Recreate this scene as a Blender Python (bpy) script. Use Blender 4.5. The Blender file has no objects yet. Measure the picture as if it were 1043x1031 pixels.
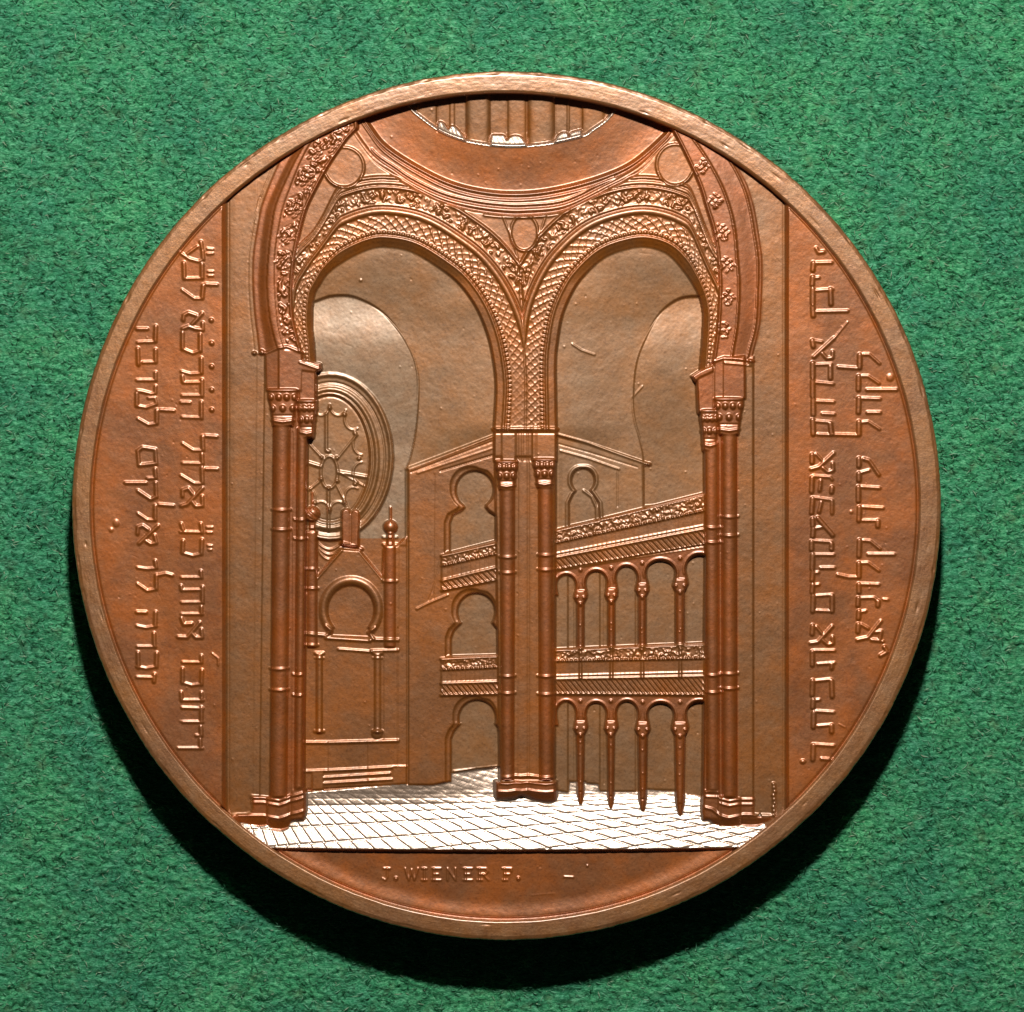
import bpy, math, random
import numpy as np

# ---------------------------------------------------------------- scene, camera, light
# 1 unit = 1 photo pixel on the medal; the medal is 59.5 mm across (886 px)
S = 0.0672                      # millimetres per unit of the layout below
sc = bpy.context.scene
sc.unit_settings.system = 'METRIC'
sc.unit_settings.scale_length = 0.001
rng = np.random.default_rng(7)
CX, CY = 521.5, 515.5
TOP = 80.0                      # height of the rim above the cloth
CAMD = 4200.0

cam_d = bpy.data.cameras.new('camera')
cam = bpy.data.objects.new('camera', cam_d)
sc.collection.objects.link(cam)
cam.location = (0, 0, (TOP + CAMD) * S)
cam_d.sensor_fit = 'HORIZONTAL'
cam_d.sensor_width = 36
cam_d.lens = 36 * CAMD / 1043.0
cam_d.clip_start = 1.0
cam_d.clip_end = 5000
sc.camera = cam

w = bpy.data.worlds.new('World'); sc.world = w; w.use_nodes = True
w.node_tree.nodes['Background'].inputs[0].default_value = (0.95, 1.0, 1.0, 1)
w.node_tree.nodes['Background'].inputs[1].default_value = 0.007

def lamp(name, direction, dist, size, energy, color):
    ld = bpy.data.lights.new(name, 'AREA')
    ld.shape = 'DISK'; ld.size = size * S; ld.energy = energy; ld.color = color
    lo = bpy.data.objects.new(name, ld); sc.collection.objects.link(lo)
    d = np.array(direction, float); d /= np.linalg.norm(d)
    lo.location = tuple(d * dist * S)
    from mathutils import Vector
    lo.rotation_euler = Vector(-d).to_track_quat('-Z', 'Y').to_euler()
    return lo
lamp('flash', (0.02, 0.60, 1.0), 3300, 200, 5.05e5, (1.0, 0.965, 0.895))

sc.view_settings.view_transform = 'Standard'
sc.view_settings.look = 'None'
sc.view_settings.exposure = 0
sc.view_settings.gamma = 1
sc.view_settings.use_curve_mapping = False

# ---------------------------------------------------------------- materials
def nt(name):
    m = bpy.data.materials.new(name); m.use_nodes = True
    t = m.node_tree; return m, t, t.nodes['Principled BSDF']
def noise(t, scale, detail=4, rough=0.5, vec=None, dist=0.0):
    n = t.nodes.new('ShaderNodeTexNoise'); n.inputs['Scale'].default_value = scale
    n.inputs['Detail'].default_value = detail; n.inputs['Roughness'].default_value = rough
    n.inputs['Distortion'].default_value = dist
    if vec is not None: t.links.new(vec, n.inputs['Vector'])
    return n
def ramp(t, fac, stops):
    r = t.nodes.new('ShaderNodeValToRGB')
    e = r.color_ramp.elements
    while len(e) < len(stops): e.new(0.5)
    for k, (p, c) in enumerate(stops):
        e[k].position = p; e[k].color = c if len(c) == 4 else (*c, 1)
    t.links.new(fac, r.inputs[0]); return r
def mixc(t, fac, a, b):
    m = t.nodes.new('ShaderNodeMix'); m.data_type = 'RGBA'
    for k, v in ((0, fac), (6, a), (7, b)):
        if isinstance(v, (int, float)): m.inputs[k].default_value = v
        elif isinstance(v, tuple): m.inputs[k].default_value = (*v, 1)
        else: t.links.new(v, m.inputs[k])
    return m.outputs[2]
def metal(name, orange, brown, grey, greyness, rough, bump=0.5, coat=0.75, crough=0.30, met=0.5):
    m, t, b = nt(name)
    geo = t.nodes.new('ShaderNodeNewGeometry')
    pos = geo.outputs['Position']
    n1 = noise(t, 0.26, 4, 0.6, pos)            # broad toning clouds
    n2 = noise(t, 0.75, 6, 0.65, pos)
    n3 = noise(t, 6.0, 3, 0.7, pos)              # speckle
    r1 = ramp(t, n1.outputs[0], [(0.40, brown), (0.60, orange)])
    r2 = ramp(t, n2.outputs[0], [(0.40, (0, 0, 0)), (0.66, (1, 1, 1))])
    g = t.nodes.new('ShaderNodeMath'); g.operation = 'MULTIPLY_ADD'
    t.links.new(r2.outputs[0], g.inputs[0]); g.inputs[1].default_value = 0.45; g.inputs[2].default_value = greyness
    g.use_clamp = True
    c = mixc(t, g.outputs[0], r1.outputs[0], grey)
    r3 = ramp(t, n3.outputs[0], [(0.30, (0.62, 0.6, 0.58)), (0.5, (1, 1, 1)), (0.72, (1.0, 1.0, 1.0))])
    mm = t.nodes.new('ShaderNodeMix'); mm.data_type = 'RGBA'; mm.blend_type = 'MULTIPLY'
    mm.inputs[0].default_value = 0.8
    t.links.new(c, mm.inputs[6]); t.links.new(r3.outputs[0], mm.inputs[7])
    t.links.new(mm.outputs[2], b.inputs['Base Color'])
    b.inputs['Metallic'].default_value = met
    b.inputs['Coat Weight'].default_value = coat; b.inputs['Coat IOR'].default_value = 2.3; b.inputs['Coat Roughness'].default_value = crough
    rr = t.nodes.new('ShaderNodeMapRange')
    rr.inputs['To Min'].default_value = rough - 0.06; rr.inputs['To Max'].default_value = rough + 0.08
    t.links.new(n2.outputs[0], rr.inputs['Value']); t.links.new(rr.outputs[0], b.inputs['Roughness'])
    nb = noise(t, 9.0, 4, 0.65, pos)
    nb2 = noise(t, 1.2, 3, 0.6, pos)
    ad = t.nodes.new('ShaderNodeMath'); ad.operation = 'MULTIPLY_ADD'
    t.links.new(nb2.outputs[0], ad.inputs[0]); ad.inputs[1].default_value = 1.6
    t.links.new(nb.outputs[0], ad.inputs[2])
    bp = t.nodes.new('ShaderNodeBump'); bp.inputs['Strength'].default_value = bump
    bp.inputs['Distance'].default_value = 0.045
    t.links.new(ad.outputs[0], bp.inputs['Height']); t.links.new(bp.outputs[0], b.inputs['Normal'])
    return m
ORG, BRN, GRY = (0.62, 0.215, 0.062), (0.50, 0.20, 0.085), (0.40, 0.27, 0.17)
M_FIELD = metal('copper_field', (0.53, 0.132, 0.009), (0.34, 0.100, 0.018), (0.33, 0.135, 0.045), 0.0, 0.40, 0.2, 0.42, 0.32)
M_RELIEF = metal('copper_relief', (0.49, 0.138, 0.010), (0.34, 0.112, 0.019), (0.32, 0.14, 0.05), 0.0, 0.40, 0.2, 0.46, 0.33)
M_RED = metal('copper_worn_red', (0.48, 0.112, 0.007), (0.35, 0.092, 0.011), (0.31, 0.12, 0.04), 0.0, 0.40, 0.2, 0.45, 0.32)
M_PANEL = metal('copper_panel', (0.42, 0.132, 0.015), (0.31, 0.115, 0.026), (0.31, 0.160, 0.070), 0.04, 0.42, 0.2, 0.45, 0.32)
M_GREY = metal('copper_toned_grey', (0.41, 0.148, 0.024), (0.31, 0.132, 0.038), (0.33, 0.185, 0.088), 0.10, 0.43, 0.13, 0.48, 0.34)
M_PALE = metal('copper_pale', (0.38, 0.165, 0.050), (0.31, 0.150, 0.058), (0.39, 0.26, 0.155), 0.22, 0.44, 0.13, 0.55, 0.36)  # lighter, greyer base colour for the left far vault
M_RIM = metal('copper_rim', (0.46, 0.168, 0.034), (0.35, 0.130, 0.036), (0.42, 0.23, 0.11), 0.08, 0.40, 0.35, 0.6, 0.31)
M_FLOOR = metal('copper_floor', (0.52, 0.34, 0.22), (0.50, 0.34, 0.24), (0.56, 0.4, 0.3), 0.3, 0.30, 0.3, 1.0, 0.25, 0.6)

# ---------------------------------------------------------------- height field of the struck relief
ST = 0.72
GX0, GY0, GX1, GY1 = 88.0, 90.0, 941.0, 942.0
gx = np.arange(GX0, GX1, ST); gy = np.arange(GY0, GY1, ST)
NX, NY = len(gx), len(gy)
XX, YY = np.meshgrid(gx, gy)
H = np.full((NY, NX), -10.0)
ID = np.zeros((NY, NX), np.int16)
RCX, RCY, RIN = 514.3, 516.0, 421.5
RAD = np.hypot(XX - RCX, YY - RCY)

PARTS = []           # (name, material, parent index or None)
def part(name, mat=None, parent=None, label=None):
    PARTS.append((name, mat if mat else (PARTS[parent][1] if parent is not None else M_RELIEF), parent, label))
    return len(PARTS) - 1

def win(x0, y0, x1, y1):
    a = max(0, int((x0 - GX0) / ST)); b = min(NX, int((x1 - GX0) / ST) + 2)
    c = max(0, int((y0 - GY0) / ST)); d = min(NY, int((y1 - GY0) / ST) + 2)
    return slice(c, d), slice(a, b)
def sm(a, b, x):
    t = np.clip((x - a) / (b - a), 0, 1); return t * t * (3 - 2 * t)
def segd(P, X, Y, closed=False):
    """distance, arc length of the nearest point"""
    P = np.asarray(P, float)
    if closed: P = np.vstack([P, P[:1]])
    best = np.full(X.shape, 1e9); sbest = np.zeros(X.shape); L = 0.0
    for (ax, ay), (bx, by) in zip(P[:-1], P[1:]):
        dx, dy = bx - ax, by - ay; l2 = dx * dx + dy * dy
        if l2 == 0: continue
        t = np.clip(((X - ax) * dx + (Y - ay) * dy) / l2, 0, 1)
        d = (X - ax - t * dx) ** 2 + (Y - ay - t * dy) ** 2
        m = d < best; l = math.sqrt(l2)
        best = np.where(m, d, best); sbest = np.where(m, L + t * l, sbest); L += l
    return np.sqrt(best), sbest
def inside(P, X, Y):
    P = np.asarray(P, float); r = np.zeros(X.shape, bool); n = len(P); j = n - 1
    for i in range(n):
        xi, yi = P[i]; xj, yj = P[j]
        if yi != yj:
            c = ((yi > Y) != (yj > Y)) & (X < (xj - xi) * (Y - yi) / (yj - yi) + xi)
            r ^= c
        j = i
    return r
def pmask(P, soft=0.7, pad=3):
    P = np.asarray(P, float)
    w_ = win(P[:, 0].min() - pad, P[:, 1].min() - pad, P[:, 0].max() + pad, P[:, 1].max() + pad)
    X, Y = XX[w_], YY[w_]
    d, _ = segd(P, X, Y, True)
    sd = np.where(inside(P, X, Y), d, -d)
    return w_, np.clip(0.5 + sd / (2 * soft), 0, 1), X, Y
def fill(P, z, pid=None, soft=0.7, only=None):
    w_, m, X, Y = pmask(P, soft)
    if only is not None: m = m * (ID[w_] == only)
    zz = z(X, Y) if callable(z) else z
    H[w_] = H[w_] * (1 - m) + zz * m
    if pid is not None: ID[w_] = np.where(m > 0.5, pid, ID[w_])
def rect(x0, y0, x1, y1): return [(x0, y0), (x1, y0), (x1, y1), (x0, y1)]
def stroke(P, wd, h, pid=None, flat=0.35):
    P = np.asarray(P, float)
    w_ = win(P[:, 0].min() - wd, P[:, 1].min() - wd, P[:, 0].max() + wd, P[:, 1].max() + wd)
    X, Y = XX[w_], YY[w_]
    d, _ = segd(P, X, Y)
    hw = wd / 2 + (0.35 if h > 0 else 0)
    u = np.clip((1 - d / hw) / (1 - flat * .6), 0, 1)
    pr = 0.55 * u + 0.45 * np.sin(u * np.pi / 2) if h > 0 else u
    if h > 0: h = min(h, hw * 0.62)
    H[w_] += h * pr
    if pid is not None: ID[w_] = np.where(d < wd * 0.62, pid, ID[w_])
def dot(x, y, r, h, pid=None, ry=None):
    ry = ry or r
    w_ = win(x - r - 1, y - ry - 1, x + r + 1, y + ry + 1)
    X, Y = XX[w_], YY[w_]
    q = ((X - x) / r) ** 2 + ((Y - y) / ry) ** 2
    H[w_] += h * np.sqrt(np.clip(1 - q, 0, 1))
    if pid is not None: ID[w_] = np.where(q < 1, pid, ID[w_])
def ell(cx, cy, rx, ry, a0=0, a1=360, n=48):
    return [(cx + rx * math.cos(math.radians(a)), cy - ry * math.sin(math.radians(a)))
            for a in np.linspace(a0, a1, n)]
def cr(P, n=7):
    P = np.asarray(P, float); Q = np.vstack([2 * P[0] - P[1], P, 2 * P[-1] - P[-2]]); out = []
    for i in range(1, len(Q) - 2):
        for t in np.linspace(0, 1, n, endpoint=False):
            out.append(0.5 * ((2 * Q[i]) + (-Q[i-1] + Q[i+1]) * t + (2*Q[i-1] - 5*Q[i] + 4*Q[i+1] - Q[i+2]) * t*t
                              + (-Q[i-1] + 3*Q[i] - 3*Q[i+1] + Q[i+2]) * t**3))
    out.append(P[-1]); return [tuple(p) for p in out]
def shaft(xt0, xt1, xb0, xb1, y0, y1, z0, r, pid, soft=0.5):
    """half-round column drawn between two pairs of edges"""
    w_ = win(min(xt0, xb0) - 2, y0 - 1, max(xt1, xb1) + 2, y1 + 1)
    X, Y = XX[w_], YY[w_]
    t = np.clip((Y - y0) / (y1 - y0), 0, 1)
    a = xt0 + (xb0 - xt0) * t; b = xt1 + (xb1 - xt1) * t
    c = (a + b) / 2; hw = (b - a) / 2
    u = (X - c) / hw
    m = np.clip((hw - np.abs(X - c)) / (2 * soft) + 0.5, 0, 1) * np.clip((Y - y0) / ST + .5, 0, 1) * np.clip((y1 - Y) / ST + .5, 0, 1)
    z = z0 + r * np.sqrt(np.clip(1 - u * u * 0.96, 0, 1))
    H[w_] = H[w_] * (1 - m) + z * m
    ID[w_] = np.where(m > 0.5, pid, ID[w_])
def fnoise(sig, seed, ny=NY, nx=NX, sy=None, theta=0):
    r = np.random.default_rng(seed).standard_normal((ny, nx))
    fy = np.fft.fftfreq(ny)[:, None]; fx = np.fft.rfftfreq(nx)[None, :]
    sy = sy or sig
    cx_, cy_ = math.cos(theta), math.sin(theta)
    u = fx * cx_ + fy * cy_; v = -fx * sy_ if False else (-fx * cy_ + fy * cx_)
    g = np.exp(-2 * (math.pi ** 2) * ((u * sig) ** 2 + (v * sy) ** 2))
    o = np.fft.irfft2(np.fft.rfft2(r) * g, s=(ny, nx)); return o / o.std()
def ring_on(x0, x1, y, z, pid=None, h=2.2, wd=3.2, sag=-0.8):
    """moulded collar that wraps a shaft"""
    P = [(x0 - 1 + (x1 - x0 + 2) * t, y + sag * (4 * (t - .5) ** 2)*1.0) for t in np.linspace(0, 1, 7)]
    stroke(P, wd, h, pid, 0.1)
def capital(x0, x1, y0, y1, z, pid, ns=3):
    """two rows of leaves over a neck ring, flaring to the top"""
    xc = (x0 + x1) / 2; hw = (x1 - x0) / 2; hh = y1 - y0
    fill([(xc - hw, y0), (xc + hw, y0), (xc + hw * .98, y0 + hh * .25), (xc + hw * .80, y0 + hh * .5), (xc + hw * .66, y1),
          (xc - hw * .66, y1), (xc - hw * .80, y0 + hh * .5), (xc - hw * .98, y0 + hh * .25)],
         lambda X, Y: z + 2.6 * np.sqrt(np.clip(1 - ((X - xc) / hw) ** 2, 0, 1)), pid)
    stroke([(xc - hw, y0 + 1.5), (xc + hw, y0 + 1.5)], 2.4, 1.3)
    for rr, (fy, sc_) in enumerate(((0.20, 1.0), (0.50, 0.85))):
        k = ns + (1 - rr)
        for i in range(k):
            xx = xc + hw * .8 * sc_ * (2 * i / (k - 1) - 1) if k > 1 else xc
            dot(xx, y0 + hh * fy + 1.0, 3.1, 2.0, ry=3.6)
    stroke([(xc - hw * .72, y1 - hh * .15), (xc, y1 - hh * .11), (xc + hw * .72, y1 - hh * .15)], 3.0, 1.6)
    stroke([(xc - hw * .66, y1 - hh * .28), (xc + hw * .66, y1 - hh * .28)], 1.4, -0.9)

# --- ground layers
p_panel = part('relief_background', M_PANEL)
p_fl = part('inscription_field', M_FIELD, None, 'crescent field with upright Hebrew lettering read from the foot upwards')
p_fr = part('inscription_field', M_FIELD, None, 'crescent field with upright Hebrew lettering read downwards')
p_ex = part('signature_field', M_FIELD)
ID[:] = p_panel
p_panel2 = part('relief_background', M_PANEL); ID[XX > 515] = p_panel2
XL, XR = 228.3, 801.8
# side fields, gently dished towards the rim
dish = 1.8 * sm(RIN - 60, RIN, RAD)
fz = -4.4 + dish - 1.6 * np.exp(-((RAD - RIN + .6) / 1.1) ** 2)
mL = np.clip((XL + 2.9 - XX) / 5.8, 0, 1); mL = mL * mL * (3 - 2 * mL)
mR = np.clip((XX - (XR - 1.9)) / 3.8, 0, 1); mR = mR * mR * (3 - 2 * mR)
H[:] = H * (1 - mL) + fz * mL; H[:] = H * (1 - mR) + fz * mR
ID[mL > .35] = p_fl; ID[mR > .35] = p_fr
# slight reeding of the background panels beside the piers
H += np.where((XX > 231) & (XX < 262), 0.35 * sm(231, 240, XX), 0)
H += -0.5 * np.exp(-((XX - XL - 3.6) / 1.0) ** 2)
H += -0.4 * np.exp(-((XX - XR + 2.6) / 1.0) ** 2)

# --- arch wall with two concentric archivolts
p_aw = part('arch_wall', M_RELIEF)
p_aL = part('arch', M_RELIEF); p_aR = part('arch', M_RELIEF)
LI = cr([(321, 376), (319.5, 351), (317, 328), (319, 301), (325, 289), (334.5, 276), (354, 262.6), (375, 253), (392.6, 250.5),
         (420, 256), (448.5, 273), (468, 289), (485, 313), (497, 342), (503, 371), (505, 396), (503, 436)])
RI = cr([(567, 439), (566, 373), (568, 348), (572.6, 322), (582, 299), (594, 281), (615, 262), (638, 253), (659, 250.6), (680, 257.6),
         (696, 274), (710, 295), (716, 313), (716.5, 334), (713, 377), (711, 386)])
yl = [130, 140, 150, 170, 205, 226, 259, 290, 320, 340, 358]
el = [364, 354, 347, 333.5, 315, 307.8, 300.5, 297.6, 298, 302, 307]
o1l = [330, 320, 313, 303, 290, 284.5, 279.5, 279.5, 281.5, 284.5, 290]
r1l = [322, 314.5, 308, 297, 281.5, 277, 273, 271.5, 274, 278, 283]
b1l = [314, 306.5, 300, 288, 272, 267, 263, 261.5, 263.5, 266.5, 269]
l1l = [304, 297, 291, 280, 266, 261, 256, 255.5, 257.5, 260, 262]
yr = [128, 139, 162, 188, 211, 234, 262, 292, 330, 355, 368]
er = [683, 689.4, 701, 712.7, 719.7, 726.6, 731, 732.5, 731, 728, 726]
o1r = [696, 705, 721, 735, 743.5, 748.5, 751, 753, 751, 747, 745]
r1r = [713, 722, 743, 757, 764, 768, 772, 772, 770, 764, 761]
W = (slice(None), slice(None))
awP = [(x, y) for x, y in zip(el, yl)] + [(316, 376), (316, 440), (503, 440), (567, 440), (712, 440), (716, 386)] + \
      [(x, y) for x, y in zip(er[::-1], yr[::-1])]
fill(awP, -8.6, p_aw, 1.0)
w_, m_, X, Y = pmask(awP, 1.0)
dl, sl = segd(LI, X, Y); dr, sr = segd(RI, X, Y)
fl_ = 1 + 0.75 * sm(348, 312, X) ; fr_ = 1 + 0.75 * sm(700, 728, X)
dl2, dr2 = dl * fl_, dr * fr_
isL = dl2 < dr2
d = np.where(isL, dl2, dr2); s = np.where(isL, sl, sr)
edge = np.abs(dl - dr)
def bump1(d, c, hw): return np.sqrt(np.clip(1 - ((d - c) / hw) ** 2, 0, 1))
A = np.zeros(X.shape)
ctr = sm(300, 350, Y) * sm(430, 470, X) * sm(640, 600, X); ctr2 = sm(255, 300, Y) * sm(415, 465, X) * sm(655, 605, X)
A += -3.6 * (1 - sm(0, 8.5, d)) * (1 - .8 * ctr2)
A += 1.3 * bump1(d, 9.6, 1.6) - 0.7 * bump1(d, 11.6, 0.9)
A += 1.3 * bump1(d, 14.2, 1.9) * np.clip(np.cos(2 * np.pi * s / 4.3) * .8 + .55, 0, 1)
lat = np.maximum(np.clip(np.cos(2 * np.pi * (s + d * .9) / 8.5) * 2.6 - 1.6, 0, 1), .6 * np.clip(np.cos(2 * np.pi * (s * 1.0 - d * 1.1) / 8.5) * 2.6 - 1.6, 0, 1))
lat = lat * (0.75 + .25 * np.cos(2 * np.pi * s / 2.9))
A += (0.95 - .25 * ctr - .45 * sm(345, 395, Y) * isL * ctr) * lat * (sm(16.5, 18, d) - sm(30.5, 32, d)) - 0.2 * (sm(16, 18, d) - sm(30.5, 32, d))
A += 1.9 * bump1(d, 35.6, 3.2) - 1.2 * bump1(d, 40.2, 1.3)
fn = fnoise(1.0 / ST, 11)[w_]
orn = np.clip(fn * .9 + .1, -0.4, 1.3) * (0.45 + 0.55 * (np.cos(2 * np.pi * s / 23) > -0.45))
A += 1.05 * orn * (sm(43.5, 45, d) - sm(56.5, 58, d)) - 0.45 * (sm(42.5, 44, d) - sm(57.5, 59, d))
upper = sm(560, 640, X) + sm(500, 430, X)
lim = np.clip(upper, 0, 1)
A += 1.5 * bump1(d, 60.3, 1.6)
A += lim * (1.3 * bump1(d, 64.8, 2.1) + 1.2 * bump1(d, 70.5, 1.5))
A += -1.2 * sm(60, 63, d) * (1 - lim) - 1.6 * sm(70, 74, d) * lim
# groove where the two arches meet above the pier
A += -0.9 * np.exp(-(edge / 1.4) ** 2) * (Y > 285)
mn = sm(440, 428, Y)
H[w_] += A * m_
ID[w_] = np.where((m_ > .5) & (d < 62), np.where(isL, p_aL, p_aR), ID[w_])
# spandrel roundels
p_rd = part('spandrel_roundel', M_RELIEF)
for (cx, cy, rx, ry) in ((534, 236.5, 14, 18.5), (350, 169.5, 20.5, 20.5), (688, 167, 19, 21)):
    p_r = p_rd if cx == 534 else part('spandrel_roundel', M_RELIEF)
    fill(ell(cx, cy, rx, ry), -9.6, p_r, 0.8)
    stroke(ell(cx, cy, rx, ry), 2.6, 1.1)
    stroke(ell(cx, cy + 0.5, rx - .5, ry - .5, 205, 335), 2.4, 1.0)
stroke([(512, 219), (534, 221), (556, 219)], 2, 1.0)
stroke(cr([(513, 222), (524, 250), (532, 285), (534, 305)]), 1.8, 0.9)
stroke(cr([(555, 222), (546, 250), (537, 285), (535, 305)]), 1.8, 0.9)

# --- the two great openings
p_nL = part('arch_opening', M_GREY); p_nR = part('arch_opening', M_GREY)
nLP = LI + [(510, 445), (512, 830), (306, 850), (306, 376)]
nRP = RI + [(716, 400), (724, 470), (724, 850), (560, 850), (560, 445)]
zl = lambda X, Y: -18.5 + 0.9 * sm(320, 420, X)
fill(nLP, lambda X, Y: -13.2 - 4.6 * sm(245, 340, Y) + 3.2 * sm(400, 500, X) * sm(255, 320, Y) * sm(480, 430, Y), p_nL, 0.8)
fill(nRP, lambda X, Y: -13.2 - 4.6 * sm(245, 340, Y) + 3.2 * sm(660, 570, X) * sm(255, 320, Y) * sm(480, 430, Y), p_nR, 0.8)
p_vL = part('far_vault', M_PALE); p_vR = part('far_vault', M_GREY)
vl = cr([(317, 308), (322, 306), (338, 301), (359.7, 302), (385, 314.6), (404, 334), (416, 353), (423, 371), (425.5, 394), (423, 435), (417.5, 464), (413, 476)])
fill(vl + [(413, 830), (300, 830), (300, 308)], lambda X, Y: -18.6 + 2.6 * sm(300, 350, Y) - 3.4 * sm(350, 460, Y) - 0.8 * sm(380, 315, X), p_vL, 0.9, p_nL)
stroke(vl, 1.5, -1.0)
vr = cr([(718, 300), (712, 301), (692, 304), (672.6, 319), (657.6, 344.7), (648, 372), (645, 406.6), (647, 428), (653, 450), (656.5, 470), (657, 515)])
fill(vr + [(730, 515), (730, 300)], lambda X, Y: -18.2 + 2.2 * sm(300, 360, Y) - 3.0 * sm(370, 480, Y) - 1.2 * sm(650, 715, X), p_vR, 0.9, p_nR)
stroke(vr, 1.5, -0.8)
stroke([(583, 350), (592, 356), (606, 361)], 1.6, 0.7); stroke([(655, 393), (645, 404)], 1.3, 0.7)

# --- rose window
p_rose = part('rose_window', M_GREY)
p_tr = part('tracery', M_GREY, p_rose)
p_hub = part('hub', M_GREY, p_rose)
fill(ell(336, 465, 64, 86), -18.0, p_rose, 0.9)
fill(ell(335, 467, 41, 65), -19.6, p_rose, 0.8)
stroke(ell(336, 465, 62, 84), 5.0, 1.7); stroke(ell(336, 466, 55.5, 77), 2.2, -0.9)
stroke(ell(335.5, 467, 48, 71), 5.5, 1.6); stroke(ell(335, 467, 43, 66.5), 2.6, 0.9)
stroke(ell(335, 467, 39.6, 63.5), 1.6, -0.7)
for (ax, ay), (bx, by), ww in (((331.5, 421), (331.5, 459), 3.2), ((333.6, 498), (334, 541), 3.2), ((344, 481), (373, 486), 4.2),
                               ((342, 468), (362, 443), 2.0), ((342, 494), (356, 522), 2.0), ((314, 452), (327, 466), 2.2),
                               ((312, 471), (325, 475), 4.2), ((325, 490), (314, 499), 2.2), ((348, 483), (370, 495), 1.8)):
    stroke([(ax, ay), (bx, by)], ww, 1.3, p_tr)
for k in range(12):
    a = math.radians(15 + k * 30)
    ex, ey = 335 + 34 * math.cos(a), 467 - 57 * math.sin(a)
    stroke(ell(ex, ey, 9.0, 11.0, math.degrees(a) + 105, math.degrees(a) + 255, 12), 1.9, 1.0, p_tr)
    a2 = math.radians(k * 30)
    dot(335 + 30 * math.cos(a2), 467 - 52 * math.sin(a2), 2.2, 1.7, p_tr)
stroke(ell(334.5, 481, 8.6, 16.5), 2.8, 1.4, p_hub)
for (x, y) in ((327, 466), (342, 466), (326, 488), (343, 490), (334, 459.5), (334, 497)): dot(x, y, 2.2, 1.6, p_hub)
for k in range(3): stroke(ell(335, 512 + k * 4.2, 24 - k * 2, 48 + k, 232, 300, 10), 2.2, 1.6)

# --- ark wall in the left opening
p_ark = part('ark_wall', M_RELIEF)
fill([(306, 612), (321, 590), (347, 559.6), (365, 561), (389, 590), (390, 560), (404, 556), (414.6, 545), (414.6, 800), (306, 806)],
     lambda X, Y: -17.4 + 0.9 * sm(310, 414, X), p_ark, 0.8)
p_gab = part('gable', M_RELIEF, p_ark)
stroke([(319, 592), (347, 560)], 4.0, 1.2, p_gab); stroke([(366, 562), (390, 591)], 3.0, 0.8, p_gab)
p_tab = part('stone_tablets', M_RED, p_ark)
fill(cr([(347.5, 555), (347.3, 538), (347.3, 523), (349, 519.5), (352, 518.3), (355.5, 520), (356.6, 523), (358, 520.5), (361, 519.3),
         (364.5, 521), (365.3, 525), (365, 540), (364.6, 557)], 4), lambda X, Y: -15.3 + .7 * np.abs(np.cos((X - 347.5) / 17.6 * np.pi)) + 0.3, p_tab, 0.7)
stroke([(356.3, 522), (356.2, 554)], 1.4, -0.5)
stroke([(347, 553.5), (367.5, 559.5)], 4.4, 2.2, p_tab)
for (bx, by, r_, ny, py0, py1, px0, px1, rings) in ((317, 523.5, 8, 502, 541, 660, 311.5, 322, (538, 580, 600)),
                                                    (397, 537, 7.2, 517, 556, 660, 390.7, 402.5, (547.5, 554.7, 592.6))):
    p_post = part('corner_post', M_RED, p_ark)
    shaft(px0, px1, px0, px1, py0, py1, -17.0, 2.6, p_post)
    stroke([(bx, ny), (bx, by - 5)], 2.2, 1.3, p_post)
    fill(rect(bx - 3, by + 6, bx + 3, py0 + 1), -15.5, p_post)
    dot(bx, by, r_, 6.0, p_post)
    for ry_ in rings: ring_on(px0, px1, ry_, 0, None, 1.8, 3.0, 0)
# horseshoe arch of the ark
p_hs = part('horseshoe_arch', M_RELIEF, p_ark)
hs = ell(356.8, 621.5, 28.5, 30, -42, 222, 40)
stroke(hs, 9.0, 2.0, p_hs)
fill(ell(356.8, 622, 24, 25.4, -52, 232, 40) , -18.9, p_ark, 0.7)
fill([(338, 640), (375.5, 640), (376, 650), (337, 648)], -18.9, p_ark, 0.7)
stroke([(331, 638), (337, 643), (333, 647)], 3.2, 1.5); stroke([(382, 640), (374.5, 645), (380, 651)], 3.2, 1.5)
for P_, ww, hh_ in (([(311, 646), (331, 648)], 3.6, 1.9), ([(331, 650.5), (376, 653.5)], 3.6, 1.7), ([(377, 652), (409, 652.6)], 3.6, 1.9),
                    ([(311, 657.5), (323, 658)], 2.8, 1.5), ([(344, 662), (378, 664.5)], 2.8, 1.5), ([(378, 663.5), (405, 663)], 3, 1.6),
                    ([(310, 757.5), (335, 757.5), (405.5, 755.5)], 3.6, 1.6), ([(310, 787), (350, 785.4), (413, 781.8)], 3.2, 1.7),
                    ([(329, 793.5), (396.5, 789)], 3.0, 1.9), ([(329, 799.3), (399.5, 795)], 3.0, 1.9)):
    stroke(P_, ww, hh_, part('moulding', M_RELIEF, p_ark))
for (x0, x1) in ((321.3, 327.7), (380.5, 387.5)):
    p_c = part('small_column', M_RELIEF, p_ark)
    shaft(x0, x1, x0, x1, 667, 748, -17.2, 2.0, p_c)
    ring_on(x0, x1, 666, 0, None, 1.4, 3.2, 0); ring_on(x0, x1, 671, 0, None, 1.0, 2.0, 0); ring_on(x0, x1, 746, 0, None, 1.5, 3.6, 0)
dot(383.5, 748.5, 5.5, 1.8)
stroke([(404.8, 640), (404.8, 782)], 1.3, -0.9)
fill(rect(406, 556, 414, 781), -16.9, None, 0.5)
fill([(317, 787), (328.5, 787), (328.5, 806), (317, 806.5)], -16.4, p_ark, 0.7)
fill([(399.5, 782), (413, 781), (413, 799.5), (399.5, 800)], -16.2, p_ark, 0.7)
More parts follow.
